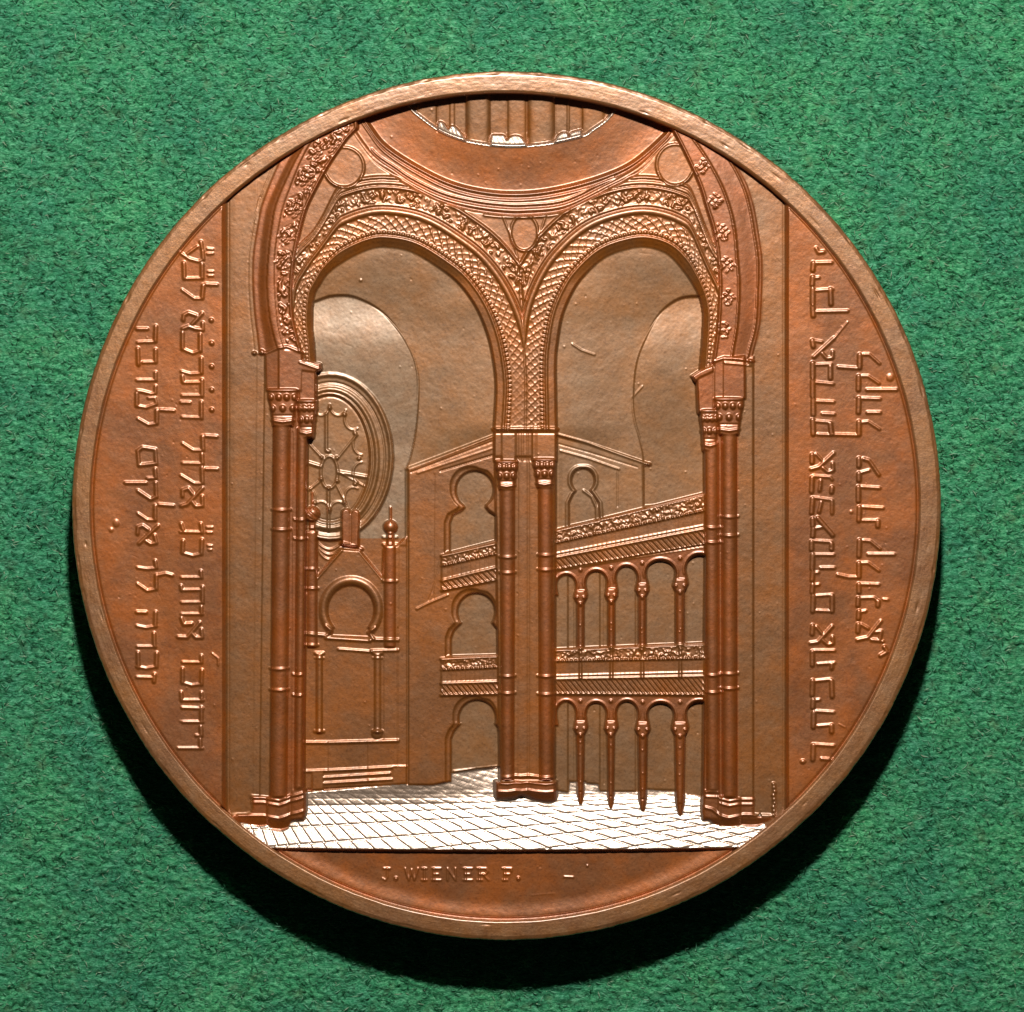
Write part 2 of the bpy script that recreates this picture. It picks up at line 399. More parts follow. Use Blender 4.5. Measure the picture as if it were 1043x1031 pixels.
stroke([(332.5, 757), (332.5, 786)], 1.2, -0.6); stroke([(373, 757), (373, 785)], 1.2, -0.6)
stroke([(389.5, 668), (389.5, 754)], 1.2, -0.6)
stroke([(414.5, 478), (414.5, 800)], 1.6, -1.3)

# --- side wall with three horseshoe windows
p_sw = part('gallery_wall', M_RELIEF)
zs = lambda X, Y: -16.3 + 2.6 * sm(414, 512, X)
fill([(415.3, 478), (503, 443.5), (515, 443.5), (515, 797), (459, 797.5), (440, 801), (415.3, 800.5)], zs, p_sw, 0.8)
stroke([(414, 477.6), (503, 443.6)], 2.6, 1.8); stroke([(418, 481), (503, 449)], 1.3, -0.8)
stroke([(448, 479.8), (503, 463.4)], 1.7, -1.2); stroke([(425, 482), (503, 456)], 1.5, 0.5)
stroke([(442, 483), (441, 610)], 1.3, -0.35)
def horseshoe(cx, cy, r, ysh, x0, x1, yb0, yb1, zin, pid, ox=5.5, n=26):
    a = math.degrees(math.asin(min(.95, (ysh - cy) / r * .78)))
    arc = ell(cx, cy, r, r, 180 + a, -a, n)
    shl, shr = arc[0], arc[-1]
    P_ = [(x0, yb0), (x0, ysh + 14), (x0 + 3, ysh + 6), (shl[0] - 1.5, ysh + 1), (shl[0] + 1.4, ysh - 2)] + arc + \
         [(shr[0] - 0.5, ysh - 2), (shr[0] + 2.5, ysh + 2), (x1, ysh + 9), (x1, yb1)]
    # moulded border then the deep opening
    Q = [(x - ox * (0.85 if x < cx + r * .5 else 0.0) , y - (3.5 if y < cy else 0.6)) for x, y in P_]
    Q[0] = (Q[0][0], yb0); Q[-1] = (Q[-1][0], yb1)
    stroke(Q, 2.2, -1.0); 
    fill([(q[0], q[1]) for q in Q], lambda X, Y: zs(X, Y) - 1.8 if x0 < 520 else zin + 3, None, 1.4)
    fill(P_, zin, pid, 0.7)
p_w = [part('horseshoe_window', M_GREY, p_sw) for _ in range(3)]
horseshoe(483.4, 499, 19.5, 519, 458, 509, 563, 550, -19.6, p_w[0])
horseshoe(485, 624, 19.4, 637, 459, 511, 669, 668, -19.6, p_w[1])
horseshoe(486, 733, 19.2, 740, 459, 509, 800, 798, -19.6, p_w[2])
stroke(cr([(424, 621), (436, 615), (456, 606.5)]), 2.0, 0.9)
stroke([(449, 566), (441, 600), (436, 612)], 1.3, -0.4)
def balustrade(a0, a1, pid, tops, kinds, nb=0):
    """a0: list of y at x0, a1: y at x1 for: rail, band end, lower rail, base"""
    x0, x1 = tops
    n = len(a0)
    fill([(x0, a0[0]), (x1, a1[0]), (x1, a1[-1]), (x0, a0[-1])], lambda X, Y: zb(X) , pid, 0.8)
    for k, kd in enumerate(kinds):
        stroke([(x0, a0[k]), (x1, a1[k])], 3.0 if kd == 2 else 2.0, 2.0 if kd == 2 else 1.2, pid)
    L = x1 - x0
    # ornament under the rail
    w_ = win(x0, min(a0[0], a1[0]), x1, max(a0[-1], a1[-1]))
    X, Y = XX[w_], YY[w_]
    t = (X - x0) / L
    y_0 = a0[0] + (a1[0] - a0[0]) * t; y_1 = a0[1] + (a1[1] - a0[1]) * t
    y_2 = a0[2] + (a1[2] - a0[2]) * t; y_3 = a0[3] + (a1[3] - a0[3]) * t
    m1 = (Y > y_0 + 2) & (Y < y_1) & (X > x0) & (X < x1)
    fnn = fnoise(0.8 / ST, 77 + int(x0))[w_]
    H[w_] += np.where(m1, np.clip(fnn * .5, -.3, .9), 0)
    m2 = (Y > y_2 + 1.5) & (Y < y_3 - 1) & (X > x0) & (X < x1)
    dg = np.clip(np.cos(2 * np.pi * (X - x0 - (Y - y_2) * 0.8) / 5.2) * 1.6 - .4, 0, 1)
    H[w_] += np.where(m2, dg * 1.3 - .4, 0)
    k = 0; xx = x0 + 3
    while xx < x1 - 1:
        t_ = (xx - x0) / L; yy = a0[1] + (a1[1] - a0[1]) * t_
        dot(xx, yy - .5, 1.5, 1.5, None)
        stroke([(xx + 2.3, yy + 2), (xx + 2.3, a0[2] + (a1[2] - a0[2]) * t_ - 2)], 1.0, -0.3)
        xx += 4.7
zb = lambda X: -16.3 + 2.6 * sm(414, 512, X) + 0.9
p_b1 = part('balustrade', M_RELIEF, p_sw); p_b2 = part('balustrade', M_RELIEF, p_sw)
balustrade([566.5, 577, 592, 602], [552.5, 563, 577, 590], p_b1, (449.5, 511), (2, 0, 2, 2))
balustrade([672, 683, 697, 709], [668.5, 680, 695, 707.5], p_b2, (449, 511), (2, 0, 2, 2))

# --- right-hand opening: end wall, keyhole window, two-storey arcade
p_ew = part('end_wall', M_GREY)
fill([(567, 443), (600, 451.3), (663, 472.7), (655, 475), (656, 540), (560, 560), (560, 443)], -17.0, p_ew, 0.8)
stroke([(567, 442.5), (600, 451.5), (662, 473)], 2.8, 1.9); dot(662, 473, 2.2, 1.5)
stroke([(571, 459), (600, 467), (631, 478)], 1.8, 0.9); stroke([(569, 452), (600, 460.5), (650, 476)], 1.2, -0.6)
stroke([(629.5, 478), (629.5, 516)], 1.3, -0.6); stroke([(571.5, 461), (571.5, 540)], 1.2, -0.6)
p_kw = part('keyhole_window', M_GREY, p_ew)
kp = [(579.7, 536), (579.7, 512), (584, 503), (587, 500)] + ell(594, 489.5, 12, 12.5, 228, -48, 26) + [(601.5, 500), (604, 503), (610, 512), (611, 530)]
stroke([(x - 1.8 * (x < 594) + 2 * (x >= 594), y - 2 * (y < 489)) for x, y in kp], 3.6, 1.0, None)
fill(kp, -19.6, p_kw, 0.7)
stroke([(595, 500), (603, 506), (608, 517), (608.5, 529)], 2.8, 1.6)
zar = lambda X: -15.6 + 4.2 * sm(560, 724, X)
p_ar = [part('arcade', M_RED), part('arcade', M_RED)]
aw = [(565, 581), (723, 555), (723, 662), (565, 668)]
p_fw = part('far_wall', M_GREY)
fill([(565, 560), (723, 545), (723, 826), (715, 826), (565, 809)], -19.2, p_fw, 0.6)
# far wall seen through the arcade
for x0_, x1_, za, y1_ in ((565, 579, -17.8, 808.5), (586, 596, -19.6, 799), (611, 648, -18.2, 807.5), (657, 690, -18.4, 806), (700, 724, -18.6, 812)):
    fill([(x0_, 556), (x1_, 556), (x1_, y1_), (x0_, y1_)], za, None, 0.7)
cuts = [0, 591.5, 623, 654.6, 693.2, 900]; allfw = (ID == p_fw)
for q_ in range(5):
    for top_ in (True, False):
        pb_ = part('arcade_bay', M_GREY)
        ID[allfw & (XX > cuts[q_]) & (XX <= cuts[q_ + 1]) & ((YY < 685) == top_)] = pb_
for xx in (579, 585.5, 611, 616): stroke([(xx, 575), (xx, 800)], 1.2, -0.6)
# --- floor, rising towards the viewer
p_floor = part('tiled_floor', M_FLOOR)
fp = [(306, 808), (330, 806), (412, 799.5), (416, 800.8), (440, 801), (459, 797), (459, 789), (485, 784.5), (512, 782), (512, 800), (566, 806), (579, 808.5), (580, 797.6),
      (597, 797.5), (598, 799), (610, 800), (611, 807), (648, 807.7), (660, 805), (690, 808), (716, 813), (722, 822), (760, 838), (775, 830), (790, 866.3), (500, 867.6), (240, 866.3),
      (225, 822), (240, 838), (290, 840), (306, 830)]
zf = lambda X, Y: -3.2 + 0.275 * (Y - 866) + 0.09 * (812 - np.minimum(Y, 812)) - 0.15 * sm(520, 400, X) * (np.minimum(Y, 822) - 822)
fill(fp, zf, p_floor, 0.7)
w_ = win(230, 780, 800, 868); X, Y = XX[w_], YY[w_]
fm = (ID[w_] == p_floor)
a_ = (X - 218) / np.maximum(Y - 718, 1); b_ = (Y - 812) / (930 - X)
row = np.zeros(X.shape, int)
G = np.zeros(X.shape)
bv = [-.0135, -.004, .0045, .0165, .031, .050, .078, .108, .142, .18, .225, .275, .33]
for k, bb in enumerate(bv):
    dd = np.abs(b_ - bb) * (930 - X); G = np.maximum(G, np.clip(1 - dd / 1.0, 0, 1)); row += (b_ > bb)
jit = (np.sin(row * 12.9898) * 43758.5453) % 1.0
av = [-.2]
while av[-1] < 6: av.append(av[-1] + .055 + .062 * max(av[-1], 0))
for aa in av:
    a2 = aa + jit * 0.05 * (X < 470)
    dd = np.abs(a_ - a2) * np.maximum(Y - 718, 1) * (1 / np.sqrt(1 + a_ ** 2)); G = np.maximum(G, np.clip(1 - dd / 1.0, 0, 1))
fnn = fnoise(1.6 / ST, 5)[w_]
H[w_] += np.where(fm, -(0.15 + 0.85 * sm(803, 842, Y)) * G * 0.95 + 0.06 * fnn * sm(835, 800, Y), 0)
stroke([(462, 787), (506, 782.3)], 2.2, 1.2)

def arcade(pid, yA0, yA1, opens, ybot, cols, capy, ycolend, taper):
    # spandrel wall between base line (yA0..yA1) and springing, built as full slab minus openings
    slab = [(565, yA0), (723, yA1), (723, capy[-1] - 2)] + [(c_[0], c_[2] - 3) for c_ in cols[::-1]] + [(565, capy[0] - 2)]
    w_, m, X, Y = pmask(slab, 0.7)
    op = np.zeros(X.shape)
    for (x0_, x1_, yt, yc) in opens:
        cx = (x0_ + x1_) / 2; r = (x1_ - x0_) / 2
        ry_ = (yc - yt) * 0.50
        cyy = yt + ry_ * 0.95
        q = np.where(Y < cyy, np.hypot((X - cx) / r, (Y - cyy) / (ry_ * .95)), np.abs(X - cx) / (r * (1 - 0.17 * sm(cyy, yc, Y))))
        o = np.clip((1 - q) * r / 1.3 + .5, 0, 1)
        o *= np.clip((Y - yt + 2) / 1, 0, 1)
        op = np.maximum(op, o)
        # opening widens again beside the shafts
    mm = m * (1 - op)
    z = zar(X) + 0.0
    H[w_] = H[w_] * (1 - mm) + z * mm
    ID[w_] = np.where(mm > .5, pid, ID[w_])
    for (x0_, x1_, yt, yc) in opens:   # raised moulding round each opening
        cx = (x0_ + x1_) / 2; r = (x1_ - x0_) / 2
        ry_ = (yc - yt) * .5
        stroke(ell(cx, yt + ry_ * .95, r + 2.2, ry_ * .95 + 2.2, 195, -15, 24), 1.8, 0.7)
    # clear everything between caps below springing
    for (xc, hw, yc, ye) in cols:
        p_c = part('small_column', M_RED, pid)
        shaft(xc - hw, xc + hw, xc - hw * (0.75 if taper else 1), xc + hw * (.75 if taper else 1), yc + 2, ye - (12 if taper else 0), float(zar(np.array(xc))) - 2.2, 3.2, p_c)
        if taper: shaft(xc - hw * .75, xc + hw * .75, xc - 1.6, xc + 1.6, ye - 12, ye, float(zar(np.array(xc))) - 2.4, 3.0, p_c)
        fill([(xc - hw - .5, yc - 9), (xc + hw + .5, yc - 9), (xc + hw + 3, yc - 2), (xc + hw, yc + 4), (xc - hw, yc + 4), (xc - hw - 3, yc - 2)],
             lambda X, Y: float(zar(np.array(xc))) + 1.4 * np.sqrt(np.clip(1 - ((X - xc) / (hw + 3.5)) ** 2, 0, 1)), p_c, 0.6)
        dot(xc - hw, yc - 2, 1.8, 1.2); dot(xc + hw, yc - 2, 1.8, 1.2); dot(xc, yc + 5, 2.2, 1.6); dot(xc, yc - 30, 2, 1.2)
        for j in range(3): dot(xc + rng.uniform(-1, 1), yc + rng.uniform(12, 60), rng.uniform(.8, 1.1), 0.6)
arcade(p_ar[0], 581, 555, [(567, 586.8, 586, 609), (596.6, 618.5, 582, 608), (627.6, 649.5, 577, 603), (658.4, 688.6, 571, 599), (699, 727, 565, 597)],
       668, [(591.5, 3.6, 611, 664), (623, 3.4, 609, 662), (654.6, 3.6, 604, 660), (693.2, 4.4, 599, 658)], (609, 608, 603, 599), 0, False)
arcade(p_ar[1], 707, 707, [(567, 586.8, 715.5, 742), (597, 618, 716.5, 742), (628, 650, 715, 743), (660, 687, 716.5, 744), (699.5, 727, 715, 744)],
       830, [(591.5, 4.0, 745, 820), (622.5, 3.6, 745, 824), (655, 4.6, 746, 827), (693.2, 5.2, 746, 831)], (742, 742, 743.5, 744), 0, True)
zb = lambda X: zar(X) + 1.0
p_b3 = part('balustrade', M_RELIEF); p_b4 = part('balustrade', M_RELIEF)
balustrade([541, 553.4, 568.5, 581], [502, 519.4, 538, 554.7], p_b3, (565, 722.5), (2, 0, 2, 2))
stroke([(565, 564.5), (722, 534.5)], 1.6, 1.0)
balustrade([662.5, 674, 692.5, 707.5], [656, 671, 689, 708.5], p_b4, (565, 722.5), (2, 0, 2, 2))
stroke([(567, 689), (722, 685)], 1.8, 1.2)
for xc in (591.5, 623, 654.6, 693.2): stroke([(xc, 660), (xc, 691)], 3.0, 1.6)

# exergue
m_ex = np.clip((YY - (867.3 - 0.000045 * (XX - 500) ** 2 )) / 1.4 + .5, 0, 1)
exz = -10.2 + 1.7 * sm(RIN - 20, RIN - 1, RAD) ** 1.3 - 1.8 * np.exp(-((RAD - RIN + .6) / 1.1) ** 2)
H[:] = H * (1 - m_ex) + exz * m_ex
ID[m_ex > .5] = p_ex
mk = (XX < XL) & (YY > 800); ID[mk & (m_ex > .5)] = p_ex

# --- middle pier
p_mp = part('pier', M_RELIEF)
fill(rect(503.3, 438, 567, 470), -9.6, p_mp, 0.7)
fill([(504, 465), (566, 465), (565, 800), (509, 800)], -10.6, p_mp, 0.7)
fill(rect(511, 438, 525, 470), -8.8); fill(rect(542, 438, 566, 470), -8.6)
for xx in (527.5, 532, 537.7, 541, 546): stroke([(xx, 440), (xx, 790)], 1.5, -0.8 if xx != 532 else 0.5)
shaft(527.5, 538, 526, 538, 470, 792, -10.9, 0.7, p_mp)
shaft(538.5, 548.5, 538.5, 549, 470, 792, -10.9, 0.7, p_mp)
p_c1 = part('column_shaft', M_RED, p_mp); p_c2 = part('column_shaft', M_RED, p_mp)
shaft(509.6, 524, 510.8, 523, 492, 795, -10.2, 3.8, p_c1)
shaft(548.4, 563, 549.6, 563.5, 490, 795, -10.2, 3.8, p_c2)
p_k1 = part('capital', M_RED, p_mp); p_k2 = part('capital', M_RED, p_mp)
capital(505, 527, 469, 499, -8.5, p_k1); capital(543.5, 566, 467, 497, -8.5, p_k2)
for x0_, x1_, ys in ((510, 523.5, (568, 584, 689.6, 707)), (549, 563.3, (566, 581, 689.6, 708))):
    for yy in ys: ring_on(x0_, x1_, yy, 0)
stroke([(502.5, 437), (567.5, 437)], 4.4, 2.2, p_mp); stroke([(503, 441.3), (567, 441.3)], 1.4, -0.8)
p_ba = part('base', M_RED, p_mp)
fill(cr([(504.6, 797), (505, 812), (508, 815), (524, 814), (530, 811.5), (538, 813), (546, 816), (556, 817.5), (564, 817), (566.4, 812), (566.4, 797)], 4),
     lambda X, Y: -9.6 + 2.4 * np.abs(np.cos((X - 517) / 39 * np.pi)) - 5.5 * sm(806, 818, Y), p_ba, 1.6)
for yy, ww in ((791, 3.4), (797.5, 2.4), (806, 3.0)):
    stroke([(509 - (yy > 800) * 4, yy + 1), (517, yy + 1.5), (525, yy), (531, yy + .6), (538, yy - .3), (546, yy + 1), (556, yy + 2), (565, yy + 1)], ww, 1.8)

# --- dome ring and drum at the top
p_dome = part('dome_ring', M_FIELD)
p_drum = part('dome_drum', M_PANEL, p_dome)
p_led = part('ledge', M_FLOOR, p_dome)
c1 = cr([(352, 92), (362, 106), (375, 126), (390.7, 146), (420, 166), (458, 185), (497, 194.3), (536, 195.7), (574.6, 190), (615, 178.5), (645, 164.5), (673, 141), (684, 127), (694, 100), (700, 90)])
c2 = cr([(338, 92), (352, 118), (362, 135), (381, 160), (402, 175), (420, 187), (450, 201.3), (480, 209), (510, 213), (536, 213.5), (575, 209), (615, 190.5), (650, 171.5), (673, 148), (690, 128), (706, 92)])
c3 = [(x, y + 5 - abs(x - 530) / 70) for x, y in c2]
fill(c3 + [(700, 86), (350, 86)], -12.4, p_dome, 1.6)
def zdome(X, Y):
    q = np.hypot((X - 527) / 158, (Y - 85) / 111)
    return -12.5 - 5.0 * sm(0.4, 1.0, q)
fill([(x, y + 7) for x, y in c1] + [(700, 86), (350, 86)], -13.4, p_dome, 2.5)
fill(c1 + [(700, 86), (350, 86)], zdome, p_dome, 1.2)
stroke(c1, 5.0, 3.2); stroke([(x, y + 4.8) for x, y in c1], 1.8, -0.8); stroke([(x, y + 7.2) for x, y in c1], 2.6, 1.0)
stroke([(x, y - 6) for x, y in c2[20:80]], 2.0, 0.9)
stroke(c2, 5.0, 2.4); stroke([(x, y - 3) for x, y in c2], 1.4, -0.8)
stroke([(x, y + 7.5) for x, y in c2 if 490 < x < 585], 2.0, 1.2)
dr_ = cr([(410, 96), (418, 108), (425, 115), (444.6, 129.5), (460, 137), (477.6, 142.5), (501, 146.3), (520, 147.5), (536, 147), (561, 144.2), (594, 136.5), (603, 131), (618, 120), (630, 104), (634, 92)])
fill(dr_ + [(634, 86), (410, 86)], lambda X, Y: -17.5 - 0.06 * (Y - 100), p_drum, 0.9)
for x0_, x1_, zz in ((474.5, 499.2, 3.4), (517, 536, 1.2), (537.5, 565, 3.2), (592.8, 616, 1.6), (424, 445, 1.4), (457, 463, 0.8), (577, 580, 0.8)):
    w_ = win(x0_, 90, x1_, 150); X, Y = XX[w_], YY[w_]
    ins = inside(dr_ + [(634, 86), (410, 86)], X, Y)
    u = (X - (x0_ + x1_) / 2) / ((x1_ - x0_) / 2)
    H[w_] += np.where(ins, zz * np.sqrt(np.clip(1 - u ** 4, 0, 1)), 0)
for xx in (445, 457.5, 474, 499.5, 516.5, 537, 565.5, 577.5, 592.5): stroke([(xx, 92), (xx, 133)], 1.3, -0.7)
def ledge(xs, ytop):
    tp = cr(ytop, 4)
    lo = [(x, np.interp(x, [p[0] for p in dr_], [p[1] for p in dr_]) + 1.0) for x in np.linspace(tp[-1][0], tp[0][0], 12)]
    def z(X, Y):
        yy = np.interp(X, [p[0] for p in dr_], [p[1] for p in dr_])
        return -13.2 - 0.31 * np.clip(yy - Y, 0, 20)
    fill(tp + lo, z, p_led, 0.5)
    for k in range(7):
        x_ = xs[0] + (xs[1] - xs[0]) * (k + .5) / 7
        y_ = np.interp(x_, [p[0] for p in dr_], [p[1] for p in dr_])
        stroke([(x_, y_ - 9), (x_ + 2, y_ - 3)], 1.0, -0.35)
ledge((445, 475), [(445.5, 124), (448, 122), (452, 124), (456, 130), (459, 126.5), (463, 127), (467, 131), (471, 136), (474.5, 142)])
ledge((499, 536), [(499.5, 142), (501, 136), (507, 135.5), (513, 136), (516, 141), (519, 138), (525, 136.2), (531, 138), (534, 142), (536.5, 146)])
ledge((565, 593), [(564.5, 143), (568, 137), (573, 133.3), (578, 134), (579.5, 138.5), (581, 134), (586, 132), (592.6, 130.3)])
stroke(dr_, 2.8, 1.2, p_led)

# --- outer piers and front arches
def row_interp(ys, xs, Y):
    q = np.array(cr(list(zip(ys, xs)), 8)); return np.interp(Y, q[:, 0], q[:, 1])
p_pl = part('pier', M_RED); p_pr = part('pier', M_RED)
p_fal = part('front_arch', M_RED); p_far = part('front_arch', M_RED)
w_ = win(232, 88, 370, 360); X, Y = XX[w_], YY[w_]
e_, o_, r_, b_, l_ = [row_interp(yl, q, Y) for q in (el, o1l, r1l, b1l, l1l)]
prof = np.full(X.shape, -10.0)
prof = np.where(X > l_, -10.0 + 0.9 * sm(0, 3, X - l_), prof)
prof = np.where(X > b_, -9.1 + 2.6 * sm(0, 1, (X - b_) / np.maximum(r_ - b_, 1)), prof)
prof = np.where(X > r_, -5.9 + 0.6 * bump1(X, (r_ + o_) / 2, 4), prof)
prof = np.where(X > o_, -6.2, prof)
fnn = fnoise(1.05 / ST, 21)[w_]
cell = (np.cos(2 * np.pi * (Y + 0.6 * (X - e_)) / 33.0) > -0.35)
bandm = (X > o_ + 3) & (X < e_ - 3) & (Y < 352)
prof = prof + np.where(bandm & (cell | (Y > 255)), 0.95 * np.clip(fnn, -.3, 1.2), 0)
prof = prof + 1.2 * bump1(X, e_ - 1.6, 1.4)
mm = np.clip((X - l_ - .5) / 1.2 + .5, 0, 1) * np.clip((e_ - X) / 1.3 + .5, 0, 1) * (Y < 358)
H[w_] = H[w_] * (1 - mm) + prof * mm
ID[w_] = np.where(mm > .5, p_fal, ID[w_])
stroke([(x - 3.5, y) for x, y in zip(l1l, yl)], 1.2, -0.45); 
w_ = win(680, 88, 800, 372); X, Y = XX[w_], YY[w_]
e_, o_, r_ = [row_interp(yr, q, Y) for q in (er, o1r, r1r)]
prof = np.where(X < o_, -6.2, np.where(X < r_, -7.0 - 1.6 * sm(0, 1, (X - o_) / (r_ - o_)), -9.2))
prof = prof + 1.0 * bump1(X, o_, 1.5) + 0.9 * bump1(X, r_, 1.4) + 1.2 * bump1(X, e_ + 1.6, 1.4)
mm = np.clip((X - e_) / 1.3 + .5, 0, 1) * np.clip((r_ + 5 - X) / 2 + .5, 0, 1) * (Y < 368)
H[w_] = H[w_] * (1 - mm) + prof * mm
ID[w_] = np.where(mm > .5, p_far, ID[w_])
stroke([(x + 5, y) for x, y in zip(r1r, yr)], 1.3, -0.6)
for (x, y) in ((716, 169), (729, 204), (736, 236.6), (740.6, 269), (742, 303), (737, 336)):
    for i in range(-2, 3):
        for j in range(-2, 3):
            if (i + j) % 2 == 0 and abs(i) + abs(j) < 4:
                dx_, dy_ = rng.uniform(-.8, .8, 2); t_ = rng.uniform(-.5, 1.3)
                stroke([(x + i * 3.1 + dx_ - 1.3 * math.cos(t_), y + j * 3.4 + dy_ + 1.3 * math.sin(t_)), (x + i * 3.1 + dx_ + 1.3 * math.cos(t_), y + j * 3.4 + dy_ - 1.3 * math.sin(t_))], 1.9, 1.1)
    for _k in range(5): dot(x + rng.uniform(-7, 7), y + rng.uniform(-9, 9), 1.4, .9)
for (x, y) in ((337, 146), (322, 160), (312, 184), (300, 213), (292, 240), (288, 266)):
    for i in range(-2, 3):
        for j in range(-2, 3):
            if (i + j) % 2 == 0 and abs(i) + abs(j) < 4:
                stroke([(x + i * 3.5 - 1.6, y + j * 3.7 + .8), (x + i * 3.5 + 1.6, y + j * 3.7 - .8)], 1.9, 1.3)

# left pier below the arch
ID[(ID == p_vL) & (YY > 548)] = p_ark
fill([(262, 360), (309, 360), (309, 800), (308.5, 836), (258, 836), (258, 800)], -9.0, p_pl, 0.8)
fill([(262, 360), (269, 360), (264, 815), (257, 815)], -9.5, p_pl)
stroke([(268.5, 362), (265, 640), (263, 812)], 1.4, -0.5)
fill([(294, 400), (301, 400), (299, 812), (291.5, 812)], -8.2, p_pl, 0.6)
stroke([(297.5, 440), (295.5, 812)], 1.2, -0.5)
p_b = part('impost_block', M_RED, p_pl)
fill([(304, 374), (324, 374), (321.5, 379), (321.5, 408), (304, 408)], -6.6, p_b, 0.7)
fill([(305, 366), (326, 370), (327, 376), (321, 379), (305, 377)], -5.8, p_b, 0.6)
fill([(269.5, 359), (283.5, 355), (307.5, 358), (306.5, 398), (270.5, 398)], lambda X, Y: np.where(X < 283.3, -7.6 + .1 * (X - 270), -5.2 - 0.03 * (X - 283)), p_b, 0.7)
stroke([(268, 359.5), (284, 354), (292, 353), (308, 359)], 3.0, 1.6, p_b)
stroke([(305, 369), (325, 376)], 2.2, 1.0)
dot(258.5, 359.5, 2.2, 2.4); dot(266, 358.5, 3, 2.4); stroke([(257, 359.5), (269, 359)], 1.8, 1.2)
s1 = part('column_shaft', M_RED, p_pl); s2 = part('column_shaft', M_RED, p_pl)
shaft(302, 312.5, 299.4, 308.3, 436, 812, -8.8, 3.6, s2)
shaft(278.3, 295, 274.4, 291.7, 430, 815, -8.4, 4.6, s1)
k1 = part('capital', M_RED, p_pl); k2 = part('capital', M_RED, p_pl)
capital(302.5, 322, 407, 446, -7.5, k2, 3); capital(272.5, 303, 396, 434, -6.2, k1, 3)
for x0_, x1_, ys in ((278, 294.5, (520, 540)), (275.8, 292, (682, 703.5)), (300.5, 310.5, (530, 549.5)), (299, 307.5, (688, 709))):
    for yy in ys: ring_on(x0_, x1_, yy, 0)
bs = part('base', M_RED, p_pl)
fill(cr([(256, 811), (255, 828), (236, 830.5), (240, 836), (262, 842), (272, 841), (276, 845), (285, 846.5), (292, 844), (296, 837), (302, 836), (310, 832), (310, 806), (300, 805), (292, 812), (274, 813)], 4),
     lambda X, Y: -8.2 + 2.2 * bump1(X, 283, 12) + 1.4 * bump1(X, 303, 8) - 4.5 * sm(833, 846, Y), bs, 1.4)
for yy in (813, 818, 831.5):
    g = 2 if yy > 825 else 0
    stroke([(256 - 14 * (g > 0), yy), (268, yy), (275, yy + 1.5), (284, yy + 3), (291.5, yy + .5), (296, yy - 1.5), (303, yy - 3), (309, yy - 5)], 3.0, 1.8)
ID[(ID == p_pl) & (XX > 255) & (XX < 277.5 - (YY - 400) * .006) & (YY > 362) & (YY < 811)] = p_panel
# right pier
fill([(711, 384), (768.5, 362), (768.5, 836), (716, 836), (720, 470)], -9.0, p_pr, 0.8)
fill([(751.5, 371), (767.5, 371), (767.5, 812), (751.5, 812)], -8.3, p_pr, 0.7)
stroke([(768.7, 366), (768.7, 830)], 1.5, -0.8)
ID[(ID == p_pr) & (XX > 752) & (YY > 366) & (YY < 812)] = p_panel2
p_b = part('impost_block', M_RED, p_pr)
fill([(709.5, 381), (727.5, 374), (727.5, 419), (711.5, 421)], -6.6, p_b, 0.7)
fill([(704.5, 383), (712, 378), (727, 372), (727, 378), (712, 385), (709, 389)], -5.6, p_b, 0.6)
fill([(727.5, 366), (759, 362), (759.5, 406), (727.5, 406)], lambda X, Y: np.where(X > 737, -5.0, -6.2 + 0.05 * (X - 727)), p_b, 0.7)
stroke([(725, 369), (738, 364), (768, 367.5)], 3.0, 1.8, p_b); stroke([(738, 369.5), (766, 372)], 2.0, 1.2); dot(765, 368.5, 3, 2)
s3 = part('column_shaft', M_RED, p_pr); s4 = part('column_shaft', M_RED, p_pr)
shaft(718, 732, 720.5, 733, 450, 812, -8.8, 3.6, s4)
shaft(735.5, 750.5, 736.3, 751, 440, 816, -8.4, 4.6, s3)
k3 = part('capital', M_RED, p_pr); k4 = part('capital', M_RED, p_pr)
capital(713.5, 732.5, 417, 459, -7.8, k4, 3); capital(728, 757.5, 405, 443, -6.2, k3, 3)
for x0_, x1_, ys in ((736, 751, (527, 546, 687, 702)), (721, 733, (538, 553, 688.5, 706))):
    for yy in ys: ring_on(x0_, x1_, yy, 0)
bs = part('base', M_RED, p_pr)
fill(cr([(718, 806), (716, 818), (716.3, 832), (722, 835), (730, 841), (742, 843), (756, 841.5), (770, 842), (778, 839), (786, 833), (768, 830), (768, 812), (752, 813), (735, 812), (732, 806)], 4),
     lambda X, Y: -8.4 + 2.2 * bump1(X, 743, 12) + 1.4 * bump1(X, 726, 9) - 4.0 * sm(833, 843, Y), bs, 1.4)
for yy in (807, 812): stroke([(719, yy), (732, yy + .5)], 2.4, 1.7)
for yy in (815, 820): stroke([(734, yy - 1), (743, yy + 1.5), (752, yy), (768, yy)], 2.6, 1.7)
stroke([(718, 823), (726, 825), (733, 831), (742, 834), (752, 832), (758, 830.5), (789, 831.5)], 3.2, 1.9)
stroke([(789, 800), (789, 829)], 5, 1.0); 
for k in range(8): dot(788 + (k % 3), 799 + k * 4, 1.8, 0.9)

